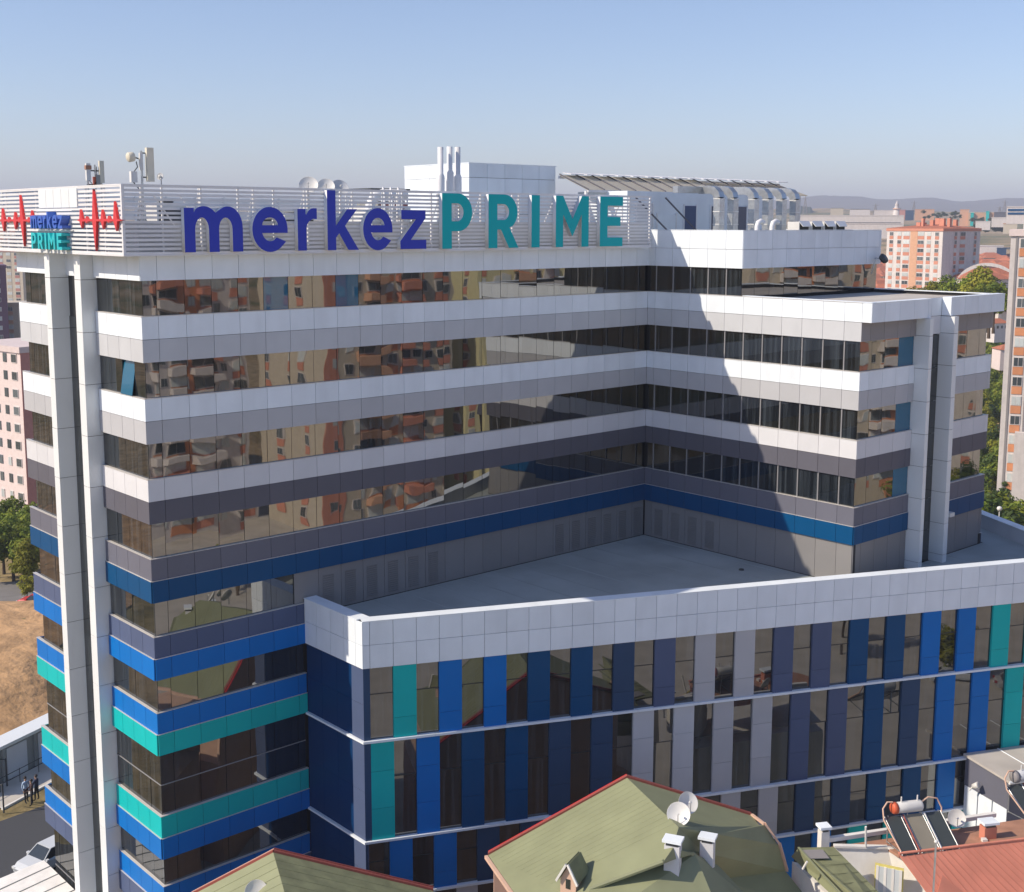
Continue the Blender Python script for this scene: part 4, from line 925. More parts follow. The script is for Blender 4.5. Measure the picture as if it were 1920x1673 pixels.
# antenna pole
PO_ = empty('antenna_pole', flat(azh(1752, 1690, -25.5), H0 - 27 * KH), 0, 'thin grey antenna pole in front of the red roof', 'pole')
p_ = azh(1752, 1690, -25.5); zt_ = (H0 + ray(1752, 1577).z * p_.y / ray(1752, 1577).y)
MB().tube([(0, 0, -1), (0, 0, zt_ - (H0 - 27 * KH))], .045, 8).obj('shaft', 'galv', PO_); MB().rev([(0, .0), (.07, .0), (.09, .06), (.05, .12), (0, .13)], 10).obj('head', 'steelw', PO_, (0, 0, zt_ - (H0 - 27 * KH) - .02))
# solar water heater
def solar(loc, rz, label, s=1.0, endm='orange', tankm='steelw'):
    S_ = empty('solar_water_heater', loc, rz, label, 'solar water heater', 'solar water heaters'); S_.scale = (s, s, s)
    tl = .9; 
    for k, (x0, x1, m_) in enumerate(((-1.35, -.62, 'collector'), (-.45, .38, 'collector2'), (.50, 1.25, 'collector'))):
        MB().slab([(x0, -1.15, .2), (x1, -1.15, .2), (x1, .35, 1.15), (x0, .35, 1.15)], .08).obj('collector', m_, S_)
        for xx in (x0, x1): MB().tube([(xx, -1.15, .21), (xx, .35, 1.16)], .03, 5).obj('collector_frame', 'galv', S_)
    MB().rev([(0, -.68), (.18, -.68), (.23, -.64), (.24, 0), (.24, .55), (.23, .62), (.18, .66), (0, .66)], 18, mx=Matrix.Translation((-.25, .45, 1.45)) @ Matrix.Rotation(R(90), 4, 'Y')).obj('tank', tankm, S_)
    MB().rev([(0, -.74), (.20, -.73), (.25, -.66), (.25, -.52), (.24, -.52)], 18, mx=Matrix.Translation((-.25, .45, 1.45)) @ Matrix.Rotation(R(90), 4, 'Y')).obj('end_cap', endm, S_)
    MB().tube([(-1.35, -1.0, .32)] + [(-1.35 - .12, .2, 1.1), (-1.42, .4, 1.5), (-1.2, .45, 1.75), (-.95, .45, 1.72)], .035, 7).obj('hose', 'peach', S_)
    MB().tube([(.4, .45, 1.6), (.7, .45, 1.78), (1.1, .42, 1.7), (1.3, .35, 1.3), (1.28, .3, 1.1)], .035, 7).obj('hose', 'peach', S_)
    for x in (-1.2, -.3, .35, 1.15):
        MB().tube([(x, .35, 0), (x, .35, 1.2)], .03, 5).obj('leg', 'galv', S_); MB().tube([(x, .35, .05), (x, -1.1, .15)], .025, 5).obj('leg', 'galv', S_)
    for x in (-.55, .2): MB().tube([(x, .45, 1.66), (x, .45, 1.92)], .03, 6).obj('valve', 'steelw', S_)
    MB().tube([(-.54, -1.1, .3), (-.54, .3, 1.2)], .03, 6).obj('pipe', 'redtrim', S_); MB().tube([(.44, -1.1, .3), (.44, .3, 1.2)], .03, 6).obj('pipe', 'steelw', S_)
    return S_
solar(flat(azh(1722, 1577, -25.2), H0 - 25.25 * KH), R(13), 'solar water heater with white tank and orange end cap on the red-brown roof', .98 * KH)
solar(flat(azh(1948, 1515, -26.2), H0 - 26.3 * KH), R(20), 'second solar water heater cut by the right edge, grey tank above a dark collector', 1.1 * KH, 'mid', 'lgrey')
# --- annex with a pale sloping roof against the finned wing
AX = empty('annex_building', (XP, YP, 0), AL, 'flat pale-roofed white annex with shade-darkened upper walls against the right end of the finned wing', 'building')
ax0 = sF.pos(34.95, .02, -30.35); ax = Vector(ax0[:2]); ad = Vector((-.34, -.94)).normalized()
q0, q1, q2, q3 = ax, ax + ad * 3.6, ax + ad * 3.6 + fd * 14, ax + fd * 14
rbz = H0 - 30.35
MB().slab([(q0.x, q0.y, rbz + .05), (q1.x, q1.y, rbz - .1), (q2.x, q2.y, rbz - .1), (q3.x, q3.y, rbz + .05)], .14).obj('roof', 'roofw', AX)
for k in range(1, 6):
    a = q0.lerp(q3, k / 6); b_ = q1.lerp(q2, k / 6); MB().tube([(a.x, a.y, rbz + .06), (b_.x, b_.y, rbz - .09)], .03, 4).obj('roof_seam', 'white', AX)
sA = Seg(AX, q0 + fd * .15 + Vector((0, 0)), ad, 3.4)
sA.n = -fd; sA.a = math.atan2(ad.y, ad.x)
sA.box('roof_shade_wall', 0, 3.4, -.2, 0, -32.2, -30.5, 'steel')  # roof shadow put in as darker grey above the white panels
for k in range(3): sA.box('white_panel', .05 + k * 1.13, 1.1 + k * 1.13, -.22, .012, -40, -32.22, 'white')
sA2 = Seg(AX, q1 + fd * .15 - ad * .2, fd, 13.6)
sA2.box('roof_shade_wall', 0, 13.6, -.2, 0, -33.2, -30.5, 'steel'); sA2.box('lower_wall', 0, 13.6, -.2, .01, -40, -33.22, 'white')
MB().tube([(q1.x, q1.y, rbz - .2), (q2.x, q2.y, rbz - .2)], .10, 8).obj('gutter', 'pilaster', AX)
sw = empty('floodlight', wl(*(q0 + ad * 1.3 - fd * .35), -31.7), AL, 'white floodlight on the shade-darkened annex wall', 'floodlight')
MB().rev([(0, 0), (.14, 0), (.2, .35), (.17, .38), (0, .36)], 10, mx=Matrix.Rotation(R(60), 4, 'X')).obj('head', 'steelw', sw); MB().tube([(0, .2, -.3), (0, 0, 0)], .05, 6).obj('bracket', 'steelw', sw)
# --- little entrance canopy at the foot of the end face
CP = empty('entrance_canopy', (XP, YP, 0), AL, 'pale ribbed canopy roof at the foot of the end face, bottom left corner', 'canopy')
pk = Vector((-.2, 15.0, -36.95 + H0)); 
cA, cB, cC = (-.15, 15.3, H0 - 36.2), (-6.0, 13.5, H0 - 37.3), (-6.5, 6.0, H0 - 37.3)
MB().slab([(-.15, 15.2, H0 - 36.7), (-5.2, 15.6, H0 - 37.35), (-5.4, 5.0, H0 - 37.35), (-.15, 5.0, H0 - 36.7)], .15).obj('roof', 'whitew', CP)
for k in range(1, 9):
    y = 15.4 - k * 1.15; MB().tube([(-.16, y, H0 - 36.68), (-5.3, y, H0 - 37.33)], .03, 4).obj('roof_seam', 'greyconc', CP)
for x, y in ((-5, 15.2), (-5, 10), (-5, 5.4)): MB().box((x - .1, y - .1, 0), (x + .1, y + .1, 2.6)).obj('post', 'galv', CP)

# ================================================================== trees
def leafmat(name, c1, c2, c3):
    m, t, b = newmat(name); N = t.nodes; Lk = t.links
    tc = N.new('ShaderNodeTexCoord'); nz = N.new('ShaderNodeTexNoise'); nz.inputs['Scale'].default_value = 1.1; nz.inputs['Detail'].default_value = 3
    oi = N.new('ShaderNodeObjectInfo'); cr = N.new('ShaderNodeValToRGB'); e = cr.color_ramp.elements
    e[0].position = .3; e[0].color = (*c1, 1); e[1].position = .7; e[1].color = (*c3, 1); x = e.new(.5); x.color = (*c2, 1)
    Lk.new(tc.outputs['Object'], nz.inputs['Vector']); Lk.new(nz.outputs[0], cr.inputs[0])
    mr = N.new('ShaderNodeMapRange'); mr.inputs[3].default_value = .75; mr.inputs[4].default_value = 1.3; Lk.new(oi.outputs['Random'], mr.inputs[0])
    vs = N.new('ShaderNodeVectorMath'); vs.operation = 'SCALE'; Lk.new(cr.outputs[0], vs.inputs[0]); Lk.new(mr.outputs[0], vs.inputs['Scale'])
    Lk.new(vs.outputs[0], b.inputs['Base Color']); b.inputs['Roughness'].default_value = .65; b.inputs['Specular IOR Level'].default_value = .25
    tr = N.new('ShaderNodeBsdfTranslucent'); Lk.new(vs.outputs[0], tr.inputs[0]); mx = N.new('ShaderNodeMixShader'); mx.inputs[0].default_value = .3
    Lk.new(b.outputs[0], mx.inputs[1]); Lk.new(tr.outputs[0], mx.inputs[2]); Lk.new(mx.outputs[0], N['Material Output'].inputs[0]); return m
M['leaf'] = leafmat('green_foliage', (.07, .12, .015), (.17, .225, .025), (.30, .31, .035))
M['leafy'] = leafmat('yellowing_foliage', (.15, .175, .015), (.26, .265, .025), (.34, .32, .04))
M['leafd'] = leafmat('dark_foliage', (.03, .055, .015), (.055, .09, .02), (.09, .13, .03))
def crown_mesh(name, m, rnd, rx, rz, h0, nclump, nleaf, ls, conifer=False):
    mb = MB()
    for c in range(nclump):
        if conifer:
            t = rnd.random(); z = h0 + t * rz * 2; rr = rx * (1 - t) * .9 + .15; a = rnd.random() * 6.283; q = rr * (.45 + .55 * rnd.random()); cc = Vector((q * math.cos(a), q * math.sin(a), z)); cr = .35 + .5 * (1 - t)
        else:
            d = Vector((rnd.gauss(0, 1), rnd.gauss(0, 1), rnd.gauss(0, 1))).normalized() * (rnd.random() ** .4) * .8
            cc = Vector((d.x * rx, d.y * rx, h0 + rz + d.z * rz)); cr = rx * rnd.uniform(.26, .46)
        for l in range(nleaf):
            d = Vector((rnd.gauss(0, 1), rnd.gauss(0, 1), rnd.gauss(0, 1))).normalized() * (rnd.random() ** .33)
            p = cc + Vector((d.x, d.y, d.z * .8)) * cr
            n = (d + Vector((rnd.uniform(-.6, .6), rnd.uniform(-.6, .6), rnd.uniform(-.2, .9)))).normalized(); u = n.orthogonal().normalized(); w = n.cross(u); s_ = ls * rnd.uniform(.6, 1.3); an = rnd.random() * 3.14
            u, w = u * math.cos(an) + w * math.sin(an), w * math.cos(an) - u * math.sin(an)
            mb.add([p - u * s_, p - w * s_ * .5, p + u * s_, p + w * s_ * .5], [(0, 1, 2, 3)])
    return mb.mesh(name, m)
def trunk_mesh(rnd, h, r):
    mb = MB(); mb.tube([(0, 0, -1), (.05, 0, h * .5), (rnd.uniform(-.2, .2), rnd.uniform(-.2, .2), h)], [r * 1.2, r * .8, r * .5], 7)
    for k in range(5):
        a = rnd.random() * 6.28; mb.tube([(0, 0, h * rnd.uniform(.5, .9)), (math.cos(a) * h * .3, math.sin(a) * h * .3, h * 1.25)], [r * .4, r * .15], 5)
    return mb.mesh('trunk', 'trunk')
rt = random.Random(3); TREES = {'leaf': [], 'leafy': [], 'leafd': [], 'conifer': []}
for k in range(3): TREES['leaf'].append((crown_mesh('crown', 'leaf', rt, 2.9, 2.6, 2.0, 26, 95, .26), trunk_mesh(rt, 3.2, .2)))
for k in range(2): TREES['leafy'].append((crown_mesh('crown', 'leafy', rt, 2.4, 2.4, 1.6, 22, 90, .24), trunk_mesh(rt, 2.8, .16)))
for k in range(2): TREES['leafd'].append((crown_mesh('crown', 'leafd', rt, 2.8, 2.6, 1.8, 26, 95, .26), trunk_mesh(rt, 3.0, .2)))
TREES['conifer'].append((crown_mesh('crown', 'leafd', rt, 2.0, 3.6, .8, 60, 45, .22, True), trunk_mesh(rt, 4, .16)))
tr_ = random.Random(11)
def tree(kind, x, y, s, label, group=None, z=None, name=None):
    cm, tm = tr_.choice(TREES[kind])
    t = empty(name or ('pine_tree' if kind == 'conifer' else 'tree'), (x, y, gh(x, y) if z is None else z), tr_.random() * 6.28, label, 'tree', group); t.scale = (s, s, s * tr_.uniform(.9, 1.15))
    link('crown', cm, t); link('trunk', tm, t); return t
# left: belt of trees behind the road
GL = 'trees along the road at the far left'
for i, (px, d, s) in enumerate(((4, 172, 1.12), (22, 166, 1.1), (40, 163, 1.0), (-14, 170, 1.15), (60, 168, 1.0), (10, 186, 1.1), (32, 180, 1.05), (52, 184, 1.0), (-30, 165, 1.15), (76, 172, 1.0))):
    p = atd(px, 1000, d); tree('leaf', p.x, p.y, s, 'green leafy tree in the belt beyond the road at the left edge', GL)
for px, py, d, s, lb in ((47, 1010, 157, .95, 'yellow-green tree in front of the dark belt beside the left end of the block'), (50, 1080, 150, .5, 'small young tree leaning beside the red car')):
    p = atd(px, py, d); tree('leafy', p.x, p.y, s, lb)
for px, d, s in ((4, 215, 1.2), (-6, 225, 1.2), (8, 240, 1.2), (2, 255, 1.1)):
    p = atd(px, 900, d); tree('leafy', p.x, p.y, s, 'yellowing tree on the slope left of the pink apartment house', 'yellowing trees left of the pink apartment house')
# right: garden trees between the block and the white and orange towers
GR = 'trees in the valley behind the right end of the block'
for i in range(74):
    px = tr_.uniform(1835, 1925); d = tr_.uniform(150, 420)
    p = atd(px, 800, d)
    tree(tr_.choice(('leaf', 'leaf', 'leaf', 'leafd', 'leafy')), p.x, p.y, tr_.uniform(.8, 1.35), 'leafy tree in the valley between the grey block and the white tower', GR)
for px, d, s, k in ((1850, 150, 1.5, 'leaf'), (1868, 152, 1.5, 'leaf'), (1886, 158, 1.4, 'leafd'), (1900, 150, 1.3, 'leaf'), (1876, 170, 1.6, 'leaf'), (1856, 178, 1.5, 'leaf'), (1842, 165, 1.5, 'leafd')):
    p = atd(px, 900, d); tree(k, p.x, p.y, s, 'leafy tree in the valley between the grey block and the white tower', GR)
for i in range(95):
    px = tr_.uniform(1832, 1900); d = 300 + 520 * tr_.random() ** 1.4; p = atd(px, 700, d)
    tree(tr_.choice(('leaf', 'leafy', 'leafd', 'leaf')), p.x, p.y, tr_.uniform(1.0, 1.7), 'leafy tree in the valley between the grey block and the white tower', GR)
p = atd(1886, 820, 190); tree('conifer', p.x, p.y, 1.25, 'dark pointed pine standing before the foot of the white and orange tower')
for px, py, d, s, lb in ((1752, 552, 250, 1.15, 'yellow-green tree top above the white terrace parapet, before the orange apartment house'), (1835, 560, 262, 1.7, 'large yellow-green tree showing above the right end of the terrace parapet'), (1710, 560, 255, .8, 'small yellowish tree top above the terrace parapet, left of the larger one')):
    p = atd(px, py, d); t = tree('leafy', p.x, p.y, s, lb)
    top = H0 + ray(px, 522 if s > .9 else 535).z / math.hypot(*ray(px, 522)[:2]) * d
    if s > 1.5: top = H0 + ray(px, 500).z / math.hypot(*ray(px, 500)[:2]) * d
    t.location.z = top - 6.6 * s
for px, d in ((1790, 270), (1806, 268), (1822, 275), (1852, 270), (1866, 262), (1775, 275), (1858, 240)):
    p = atd(px, 540, d); t = tree('leaf', p.x, p.y, 1.35, 'green tree crown in the row behind the terrace parapet at the right', 'tree crowns behind the terrace parapet')
    t.location.z = H0 + ray(px, 528).z / math.hypot(*ray(px, 528)[:2]) * d - 8.6

# ================================================================== apartment houses
M['a_white'] = mat('white_apartment_render', (.66, .62, .60), rough=.9, grime=.12); M['a_orange'] = mat('orange_apartment_render', (.60, .26, .13), rough=.9)
M['a_red'] = mat('salmon_red_apartment_render', (.58, .25, .17), rough=.9); M['a_pink'] = mat('pink_white_apartment_render', (.70, .60, .58), rough=.9); M['a_rose'] = mat('rose_apartment_render', (.50, .24, .21), rough=.9)
M['a_peach'] = mat('peach_apartment_render', (.58, .34, .22), rough=.9); M['a_cream'] = mat('cream_apartment_render', (.56, .50, .40), rough=.9); M['a_purple'] = mat('plum_apartment_render', (.16, .09, .14), rough=.9)
M['a_yellow'] = mat('yellow_apartment_render', (.60, .57, .34), rough=.9)
M['a_glass'] = mat('apartment_window_glass', (.10, .12, .13), rough=.15, var=.5, spec=.8); M['a_blind'] = mat('apartment_window_with_curtain', (.52, .57, .57), rough=.5, var=.2)
M['tile'] = mat('orange_clay_tiles', (.42, .145, .08), rough=.85, nscale=2, namp=.15)
ra = random.Random(5)
def block(name, corner, rz, W, D, z0, ztop, st, front, side, label, group=None, wall='a_white', wallside=None, roof='tile', parapet='a_red', phip=2.0, chim=0, strips=(), wins=None, cat='apartment house', maxst=99, dark=.4):
    """corner: near corner shared by the front (runs left of it) and the right-hand side. front/side: (centre fraction, width, panel, window kinds)"""
    B = empty(name, (corner[0], corner[1], z0), rz, label, cat, group); H = ztop - z0
    MB().box((-W, 0, -2), (0, D, H)).obj('wall', wall, B)
    if wallside: MB().box((0, .0, -2), (.06, D, H)).obj('side_wall', wallside, B)
    for a, b_, m_ in strips: MB().box((-W + a * W, -.10, 0), (-W + b_ * W, -.0, H - .1)).obj('wall_strip', m_, B)
    if parapet:
        mb = MB(); mb.box((-W - .25, -.25, H - .7), (.25, D + .25, H + .2)); mb.obj('eaves', parapet, B)
    if phip:
        a, b_, h = (-W - .3, -.3), (.3, D + .3), phip
        c1, c2 = (-W * .68, D / 2, H + .2 + h), (-W * .32, D / 2, H + .2 + h); z_ = H + .201
        MB().add([(a[0], a[1], z_), (b_[0], a[1], z_), (b_[0], b_[1], z_), (a[0], b_[1], z_), c1, c2], [(0, 1, 5, 4), (1, 2, 5), (2, 3, 4, 5), (3, 0, 4)]).obj('roof', roof, B)
    for k in range(chim):
        x, y = -W * ra.uniform(.15, .85), D * ra.uniform(.2, .8); MB().box((x, y, H), (x + ra.uniform(.8, 1.8), y + 1.2, H + ra.uniform(2.0, 3.8))).obj('chimney', parapet or 'a_red', B)
    wm = {}
    def wmesh(w, h, m_):
        k = (w, h, m_)
        if k not in wm:
            mb = MB(); mb.box((-w / 2, -.10, 0), (w / 2, .04, h), 0 if w > 1.1 or m_ == 'a_blind' else 1); mb.box((-w / 2 + .1, -.13, .1), (-.04, -.10, h - .1), 1); mb.box((.04, -.13, .1), (w / 2 - .1, -.10, h - .1), 1); wm[k] = mb.mesh('window', ['a_white', m_])
        return wm[k]
    n = min(maxst, int(H / st))
    for s in range(n):
        zf = H - .8 - (s + 1) * st
        for (fr, w, pm) in front:
            x = -W + fr * W; link('window', wmesh(w, 1.35, 'a_glass' if ra.random() < dark else 'a_blind'), B, (x, 0, zf + 1.2))
            if pm: link('spandrel_panel', boxmesh(w, .08, 1.1, pm), B, (x - w / 2, -.001, zf + .05))
        for (fr, w, pm) in side:
            y = fr * D; o = link('window', wmesh(w, 1.35, 'a_glass' if ra.random() < .7 else 'a_blind'), B, (.06, y, zf + 1.2), math.pi / 2)
            if pm: link('spandrel_panel', boxmesh(w, .08, 1.1, pm), B, (.06, y - w / 2, zf + .05), math.pi / 2)
    return B
p = atd(1762, 545, 450)
block('apartment_house', (p.x, p.y), R(-50), 21.5, 24, gh(p.x, p.y), H0 - 1.6, 2.78, [(.085, 1.5, 'a_red'), (.23, 1.5, 'a_red'), (.36, 2.4, 'a_red'), (.62, 2.4, 'a_red'), (.76, 1.5, 'a_red'), (.90, 1.5, 'a_red')], [(.33, 1.5, 'a_red'), (.52, 3.2, 'a_red'), (.86, 1.5, 'a_red')],
      'white apartment tower with salmon spandrels, peach centre strip and tiled roof with chimneys', wallside=None, chim=9, strips=((.43, .56, 'a_peach'),), phip=1.3, maxst=12)
p = atd(1903, 600, 190); q = atd(1886, 600, 193)
block('apartment_tower', (p.x + 12, p.y - 5.6), R(-23), 14.4, 14, gh(*p[:2]), H0 - .9, 2.76, [(.13, 1.35, 'a_orange'), (.36, 1.35, 'a_orange'), (.62, 1.35, 'a_orange'), (.86, 1.35, 'a_orange')], [], 'tall white tower with orange spandrels cut off by the right edge', parapet='a_pink', phip=0, strips=((.045, .065, 'mid'), (.2, .215, 'mid')), maxst=14)
B = bpy.context.scene.objects['apartment_tower']; MB().box((-12.9, 1.0, 40 - gh(*p[:2]) - .9), (0, 12, 40 - gh(*p[:2]) + 2.0)).obj('upper_storey', 'a_white', B)
link('spandrel_panel', boxmesh(1.6, .08, 1.0, 'a_orange'), B, (-12.7, .99, 40 - gh(*p[:2]) + .9))
MB().box((-12.4, -1.3, -3), (0, -.15, 11.0 + 6.0)).obj('lower_wall', 'a_white', B)
p = atd(39, 700, 200)
block('apartment_house', (p.x, p.y), R(-38), 14, 12, gh(*p[:2]) - 4, H0 - 18.6, 2.66, [(.52, .95, None), (.70, .95, None), (.88, 1.5, None)], [(.3, 1.2, None), (.7, 1.2, None)], 'pinkish white apartment house with small dark windows at the left edge', wall='a_pink', wallside='a_rose', parapet='a_pink', phip=0, maxst=10, dark=.95)
p = atd(42, 650, 215); MBX = empty('tiled_house', (p.x, p.y, gh(*p[:2])), R(-14), 'house with an orange tiled roof just behind the pinkish apartment house', 'house')
MB().box((-14, 0, -3), (0.6, 10, 19.2)).obj('wall', 'a_peach', MBX); MB().add([(-14.5, -.5, 19.2), (1, -.5, 19.2), (1, 10.5, 19.2), (-14.5, 10.5, 19.2), (-9, 5, 21.6), (-3, 5, 21.6)], [(0, 1, 5, 4), (1, 2, 5), (2, 3, 4, 5), (3, 0, 4)]).obj('roof', 'tile', MBX)
p = atd(44, 560, 600)
block('apartment_house', (p.x, p.y), R(-10), 13, 12, gh(*p[:2]), H0 - 12, 2.9, [(.2, 2.2, 'a_rose'), (.5, 2.2, 'a_cream'), (.8, 2.2, 'a_rose')], [], 'distant grey-cream balconied apartment house just under the left end of the screen', wall='a_cream', parapet='a_rose', phip=0, maxst=12)
p = atd(13, 560, 420)
block('apartment_house', (p.x, p.y), R(25), 12, 12, gh(*p[:2]) - 2, H0 - 13.2, 2.9, [(.2, 1.2, None), (.5, 1.2, None), (.8, 1.2, None)], [], 'dark plum-coloured apartment house at the left edge', wall='a_purple', parapet='a_purple', phip=0, maxst=9)
p = atd(35, 600, 430)
block('apartment_house', (p.x, p.y), R(-6), 9, 10, gh(*p[:2]) - 2, H0 - 25.5, 2.9, [(.25, 1.6, 'a_peach'), (.7, 1.6, 'a_peach')], [], 'low peach and cream house right of the plum apartment house', wall='a_cream', parapet='a_cream', phip=0, maxst=4)
for px, d, w, zt, lb, w_ in ((6, 800, 30, -9, 'grey distant building above the plum apartment house', 'greyconc'), (22, 900, 30, -6, 'hazy distant building with a brown top behind the left end of the block', 'a_cream'), (-10, 760, 26, -10, 'distant dull building at the very left edge', 'a_cream')):
    p = atd(px + 14, 500, d); block('distant_building', (p.x, p.y), R(-10), w * .6, 12, gh(*p[:2]), H0 + zt, 3.2, [(.2, 2, None), (.5, 2, None), (.8, 2, None)], [], lb, wall=w_, parapet='a_rose', phip=0, cat='building', maxst=8)
# terracotta and cream blocks across the street (they face the mirrored glass)
GC = 'apartment houses across the street, seen only as reflections'
mids = [(.07, 1.6, 'a_red'), (.20, 1.4, None), (.33, 3.0, 'a_red'), (.47, 1.4, 'a_orange'), (.62, 3.0, 'a_orange'), (.76, 1.4, None), (.91, 1.6, 'a_red')]
for i, (lx, ly, rot, W, zt, wall, st_) in enumerate(((62, -80, 176, 22, -4.2, 'a_cream', ((.27, .39, 'a_orange'), (.85, 1.0, 'a_red'))), (92, -84, 184, 20, -3.6, 'a_yellow', ((.27, .39, 'a_red'),)), (120, -72, 190, 20, -2, 'a_cream', ((.4, .6, 'a_orange'),)), (148, -66, 196, 22, -4, 'a_white', ((.1, .3, 'a_red'),)), (40, -92, 174, 20, -5, 'a_white', ((.4, .55, 'a_orange'),)), (176, -44, 215, 22, -1, 'a_cream', ((.4, .5, 'a_orange'),)), (78, -104, 182, 26, -3, 'a_white', ((.45, .55, 'a_red'),)), (104, -108, 186, 26, -2, 'a_cream', ((.45, .55, 'a_orange'),)), (24, -110, 170, 22, -4, 'a_white', ((.4, .55, 'a_red'),)))):
    w = loc_w(lx, ly); B = block('apartment_house', w, AL + R(rot), W, 13, 0, H0 + zt, 2.8, mids, [(.3, 1.5, 'a_red'), (.7, 1.5, 'a_red')], 'cream and terracotta apartment house across the street, mirrored in the ribbon windows', GC, wall=wall, parapet='a_red', phip=2.5, chim=3, strips=st_, maxst=12)
    for s in range(11):                    # projecting balconies give the reflections their depth
        for fr in (.33, .62): MB().box((-W + fr * W - 1.9, -1.3, H0 + zt - 3.6 - s * 2.8), (-W + fr * W + 1.9, -.1, H0 + zt - 2.6 - s * 2.8)).obj('balcony', ('a_red' if fr < .5 else 'a_peach') if i < 2 else ('a_white' if s % 3 else 'a_red'), B)
for i in range(16):
    w = loc_w(tr_.uniform(34, 150), tr_.uniform(-66, -58)); tree(tr_.choice(('leaf', 'leafy', 'leafd')), w[0], w[1], tr_.uniform(.7, 1.15), 'street tree mirrored in the lower ribbon windows', 'street trees before the terracotta houses', z=0)

# ================================================================== cars
def carmat(name, c): M[name] = mat(name + '_car_paint', c, rough=.22, namp=.02, var=0, spec=.7); return name
M['carglass'] = mat('car_window_glass', (.02, .03, .035), rough=.08, spec=.9); carmat('white', (.6, .62, .64)) if 0 else None
M['car_white'] = mat('white_car_paint', (.60, .63, .66), rough=.25, namp=.02, var=0); M['car_red'] = mat('red_car_paint', (.50, .03, .04), rough=.25, namp=.02, var=0); M['car_silver'] = mat('silver_car_paint', (.40, .41, .42), rough=.3, namp=.02, var=0); M['car_dark'] = mat('dark_car_paint', (.03, .035, .045), rough=.25, namp=.02, var=0)
M['lamp_red'] = mat('red_tail_lamp_glass', (.35, .01, .01), rough=.2); M['lamp_clear'] = mat('clear_head_lamp_glass', (.7, .72, .72), rough=.1)
def car(loc, rz, paint, label, group=None, estate=False):
    C_ = empty('parked_car', loc, rz, label, 'car', group)
    st = [(-2.15, .42, .62, .74), (-2.02, .30, .86, .82), (-1.2, .26, .93, .87), (.0, .24, .93, .88), (1.0, .26, .92, .87), (1.8, .28, .86, .82), (2.1, .34, .70, .74), (2.18, .42, .60, .66)] if not estate else [(-2.2, .42, .70, .76), (-2.08, .30, .98, .83), (-1.2, .26, 1.0, .87), (.0, .24, .98, .88), (1.0, .26, .95, .87), (1.8, .28, .88, .82), (2.1, .34, .72, .74), (2.18, .42, .60, .66)]
    mb = MB(); rings = []
    for x, z0, z1, hw in st:
        rings.append([(x, -hw * .92, z0), (x, -hw, z0 + .2), (x, -hw, z1 - .12), (x, -hw * .86, z1), (x, hw * .86, z1), (x, hw, z1 - .12), (x, hw, z0 + .2), (x, hw * .92, z0)])
    vs = [p for r_ in rings for p in r_]; n = 8
    fs = [(i * n + k, i * n + (k + 1) % n, (i + 1) * n + (k + 1) % n, (i + 1) * n + k) for i in range(len(st) - 1) for k in range(n)] + [tuple(range(n))[::-1], tuple((len(st) - 1) * n + k for k in range(n))]
    mb.add(vs, fs, 0, False); mb.obj('body', paint, C_)
    if estate: b0, t0, t1, b1 = -2.05, -1.85, .35, 1.05
    else: b0, t0, t1, b1 = -1.75, -1.05, .35, 1.05
    zb_, zt_ = .90, 1.46; hb, ht = .80, .62
    V = [(b0, -hb, zb_), (b1, -hb, zb_), (b1, hb, zb_), (b0, hb, zb_), (t0, -ht, zt_), (t1, -ht, zt_), (t1, ht, zt_), (t0, ht, zt_)]
    MB().add(V, [(0, 1, 5, 4), (1, 2, 6, 5), (2, 3, 7, 6), (3, 0, 4, 7)]).obj('windows', 'carglass', C_)
    MB().slab([(t0 - .03, -ht - .02, zt_ + .03), (t1 + .03, -ht - .02, zt_ + .03), (t1 + .03, ht + .02, zt_ + .03), (t0 - .03, ht + .02, zt_ + .03)], .05).obj('roof', paint, C_)
    mb = MB()
    for s_ in (-1, 1):
        mb.tube([(b0, s_ * hb, zb_), (t0, s_ * (ht + .01), zt_)], .05, 5); mb.tube([(b1, s_ * hb, zb_), (t1, s_ * (ht + .01), zt_)], .045, 5); mb.tube([(-.3, s_ * (hb + .005), zb_), (-.35, s_ * (ht + .01), zt_)], .04, 5)
    mb.obj('pillars', paint, C_)
    for x in (-1.32, 1.36):
        for s_ in (-1, 1):
            w = empty('wheel', (x, s_ * .78, .31), 0, par=C_)
            MB().rev([(.19, -.1), (.30, -.1), (.32, -.05), (.32, .05), (.30, .1), (.19, .1)], 18, mx=Matrix.Rotation(R(90), 4, 'X')).obj('tyre', 'black', w); MB().rev([(0, -.07), (.19, -.08), (.2, -.1), (.2, .1), (.19, .08), (0, .07)], 12, mx=Matrix.Rotation(R(90), 4, 'X')).obj('rim', 'galv', w)
    for s_ in (-1, 1):
        MB().box((2.02, s_ * .62 - .16, .56), (2.17, s_ * .62 + .13, .70)).obj('headlight', 'lamp_clear', C_); MB().box((-2.2, s_ * .66 - .1, .68), (-2.07, s_ * .66 + .1, .86)).obj('tail_light', 'lamp_red', C_)
        MB().box((.75, s_ * .93 - .1, .92), (.92, s_ * .93 + .08, 1.04)).obj('wing_mirror', paint, C_)
    MB().box((-2.23, -.25, .5), (-2.17, .25, .62)).obj('number_plate', 'whitew', C_)
    return C_
p = atz(88, 1618, -39.6); car((p.x + .2, p.y + .2, .02), R(57) + math.pi, 'car_white', 'white estate car parked nose towards the viewer on the shaded asphalt', None, True)
p = atd(68, 1078, 145); car((p.x, p.y, gh(p.x, p.y) + .15), R(170), 'car_red', 'red car on the road beyond the bank of earth')
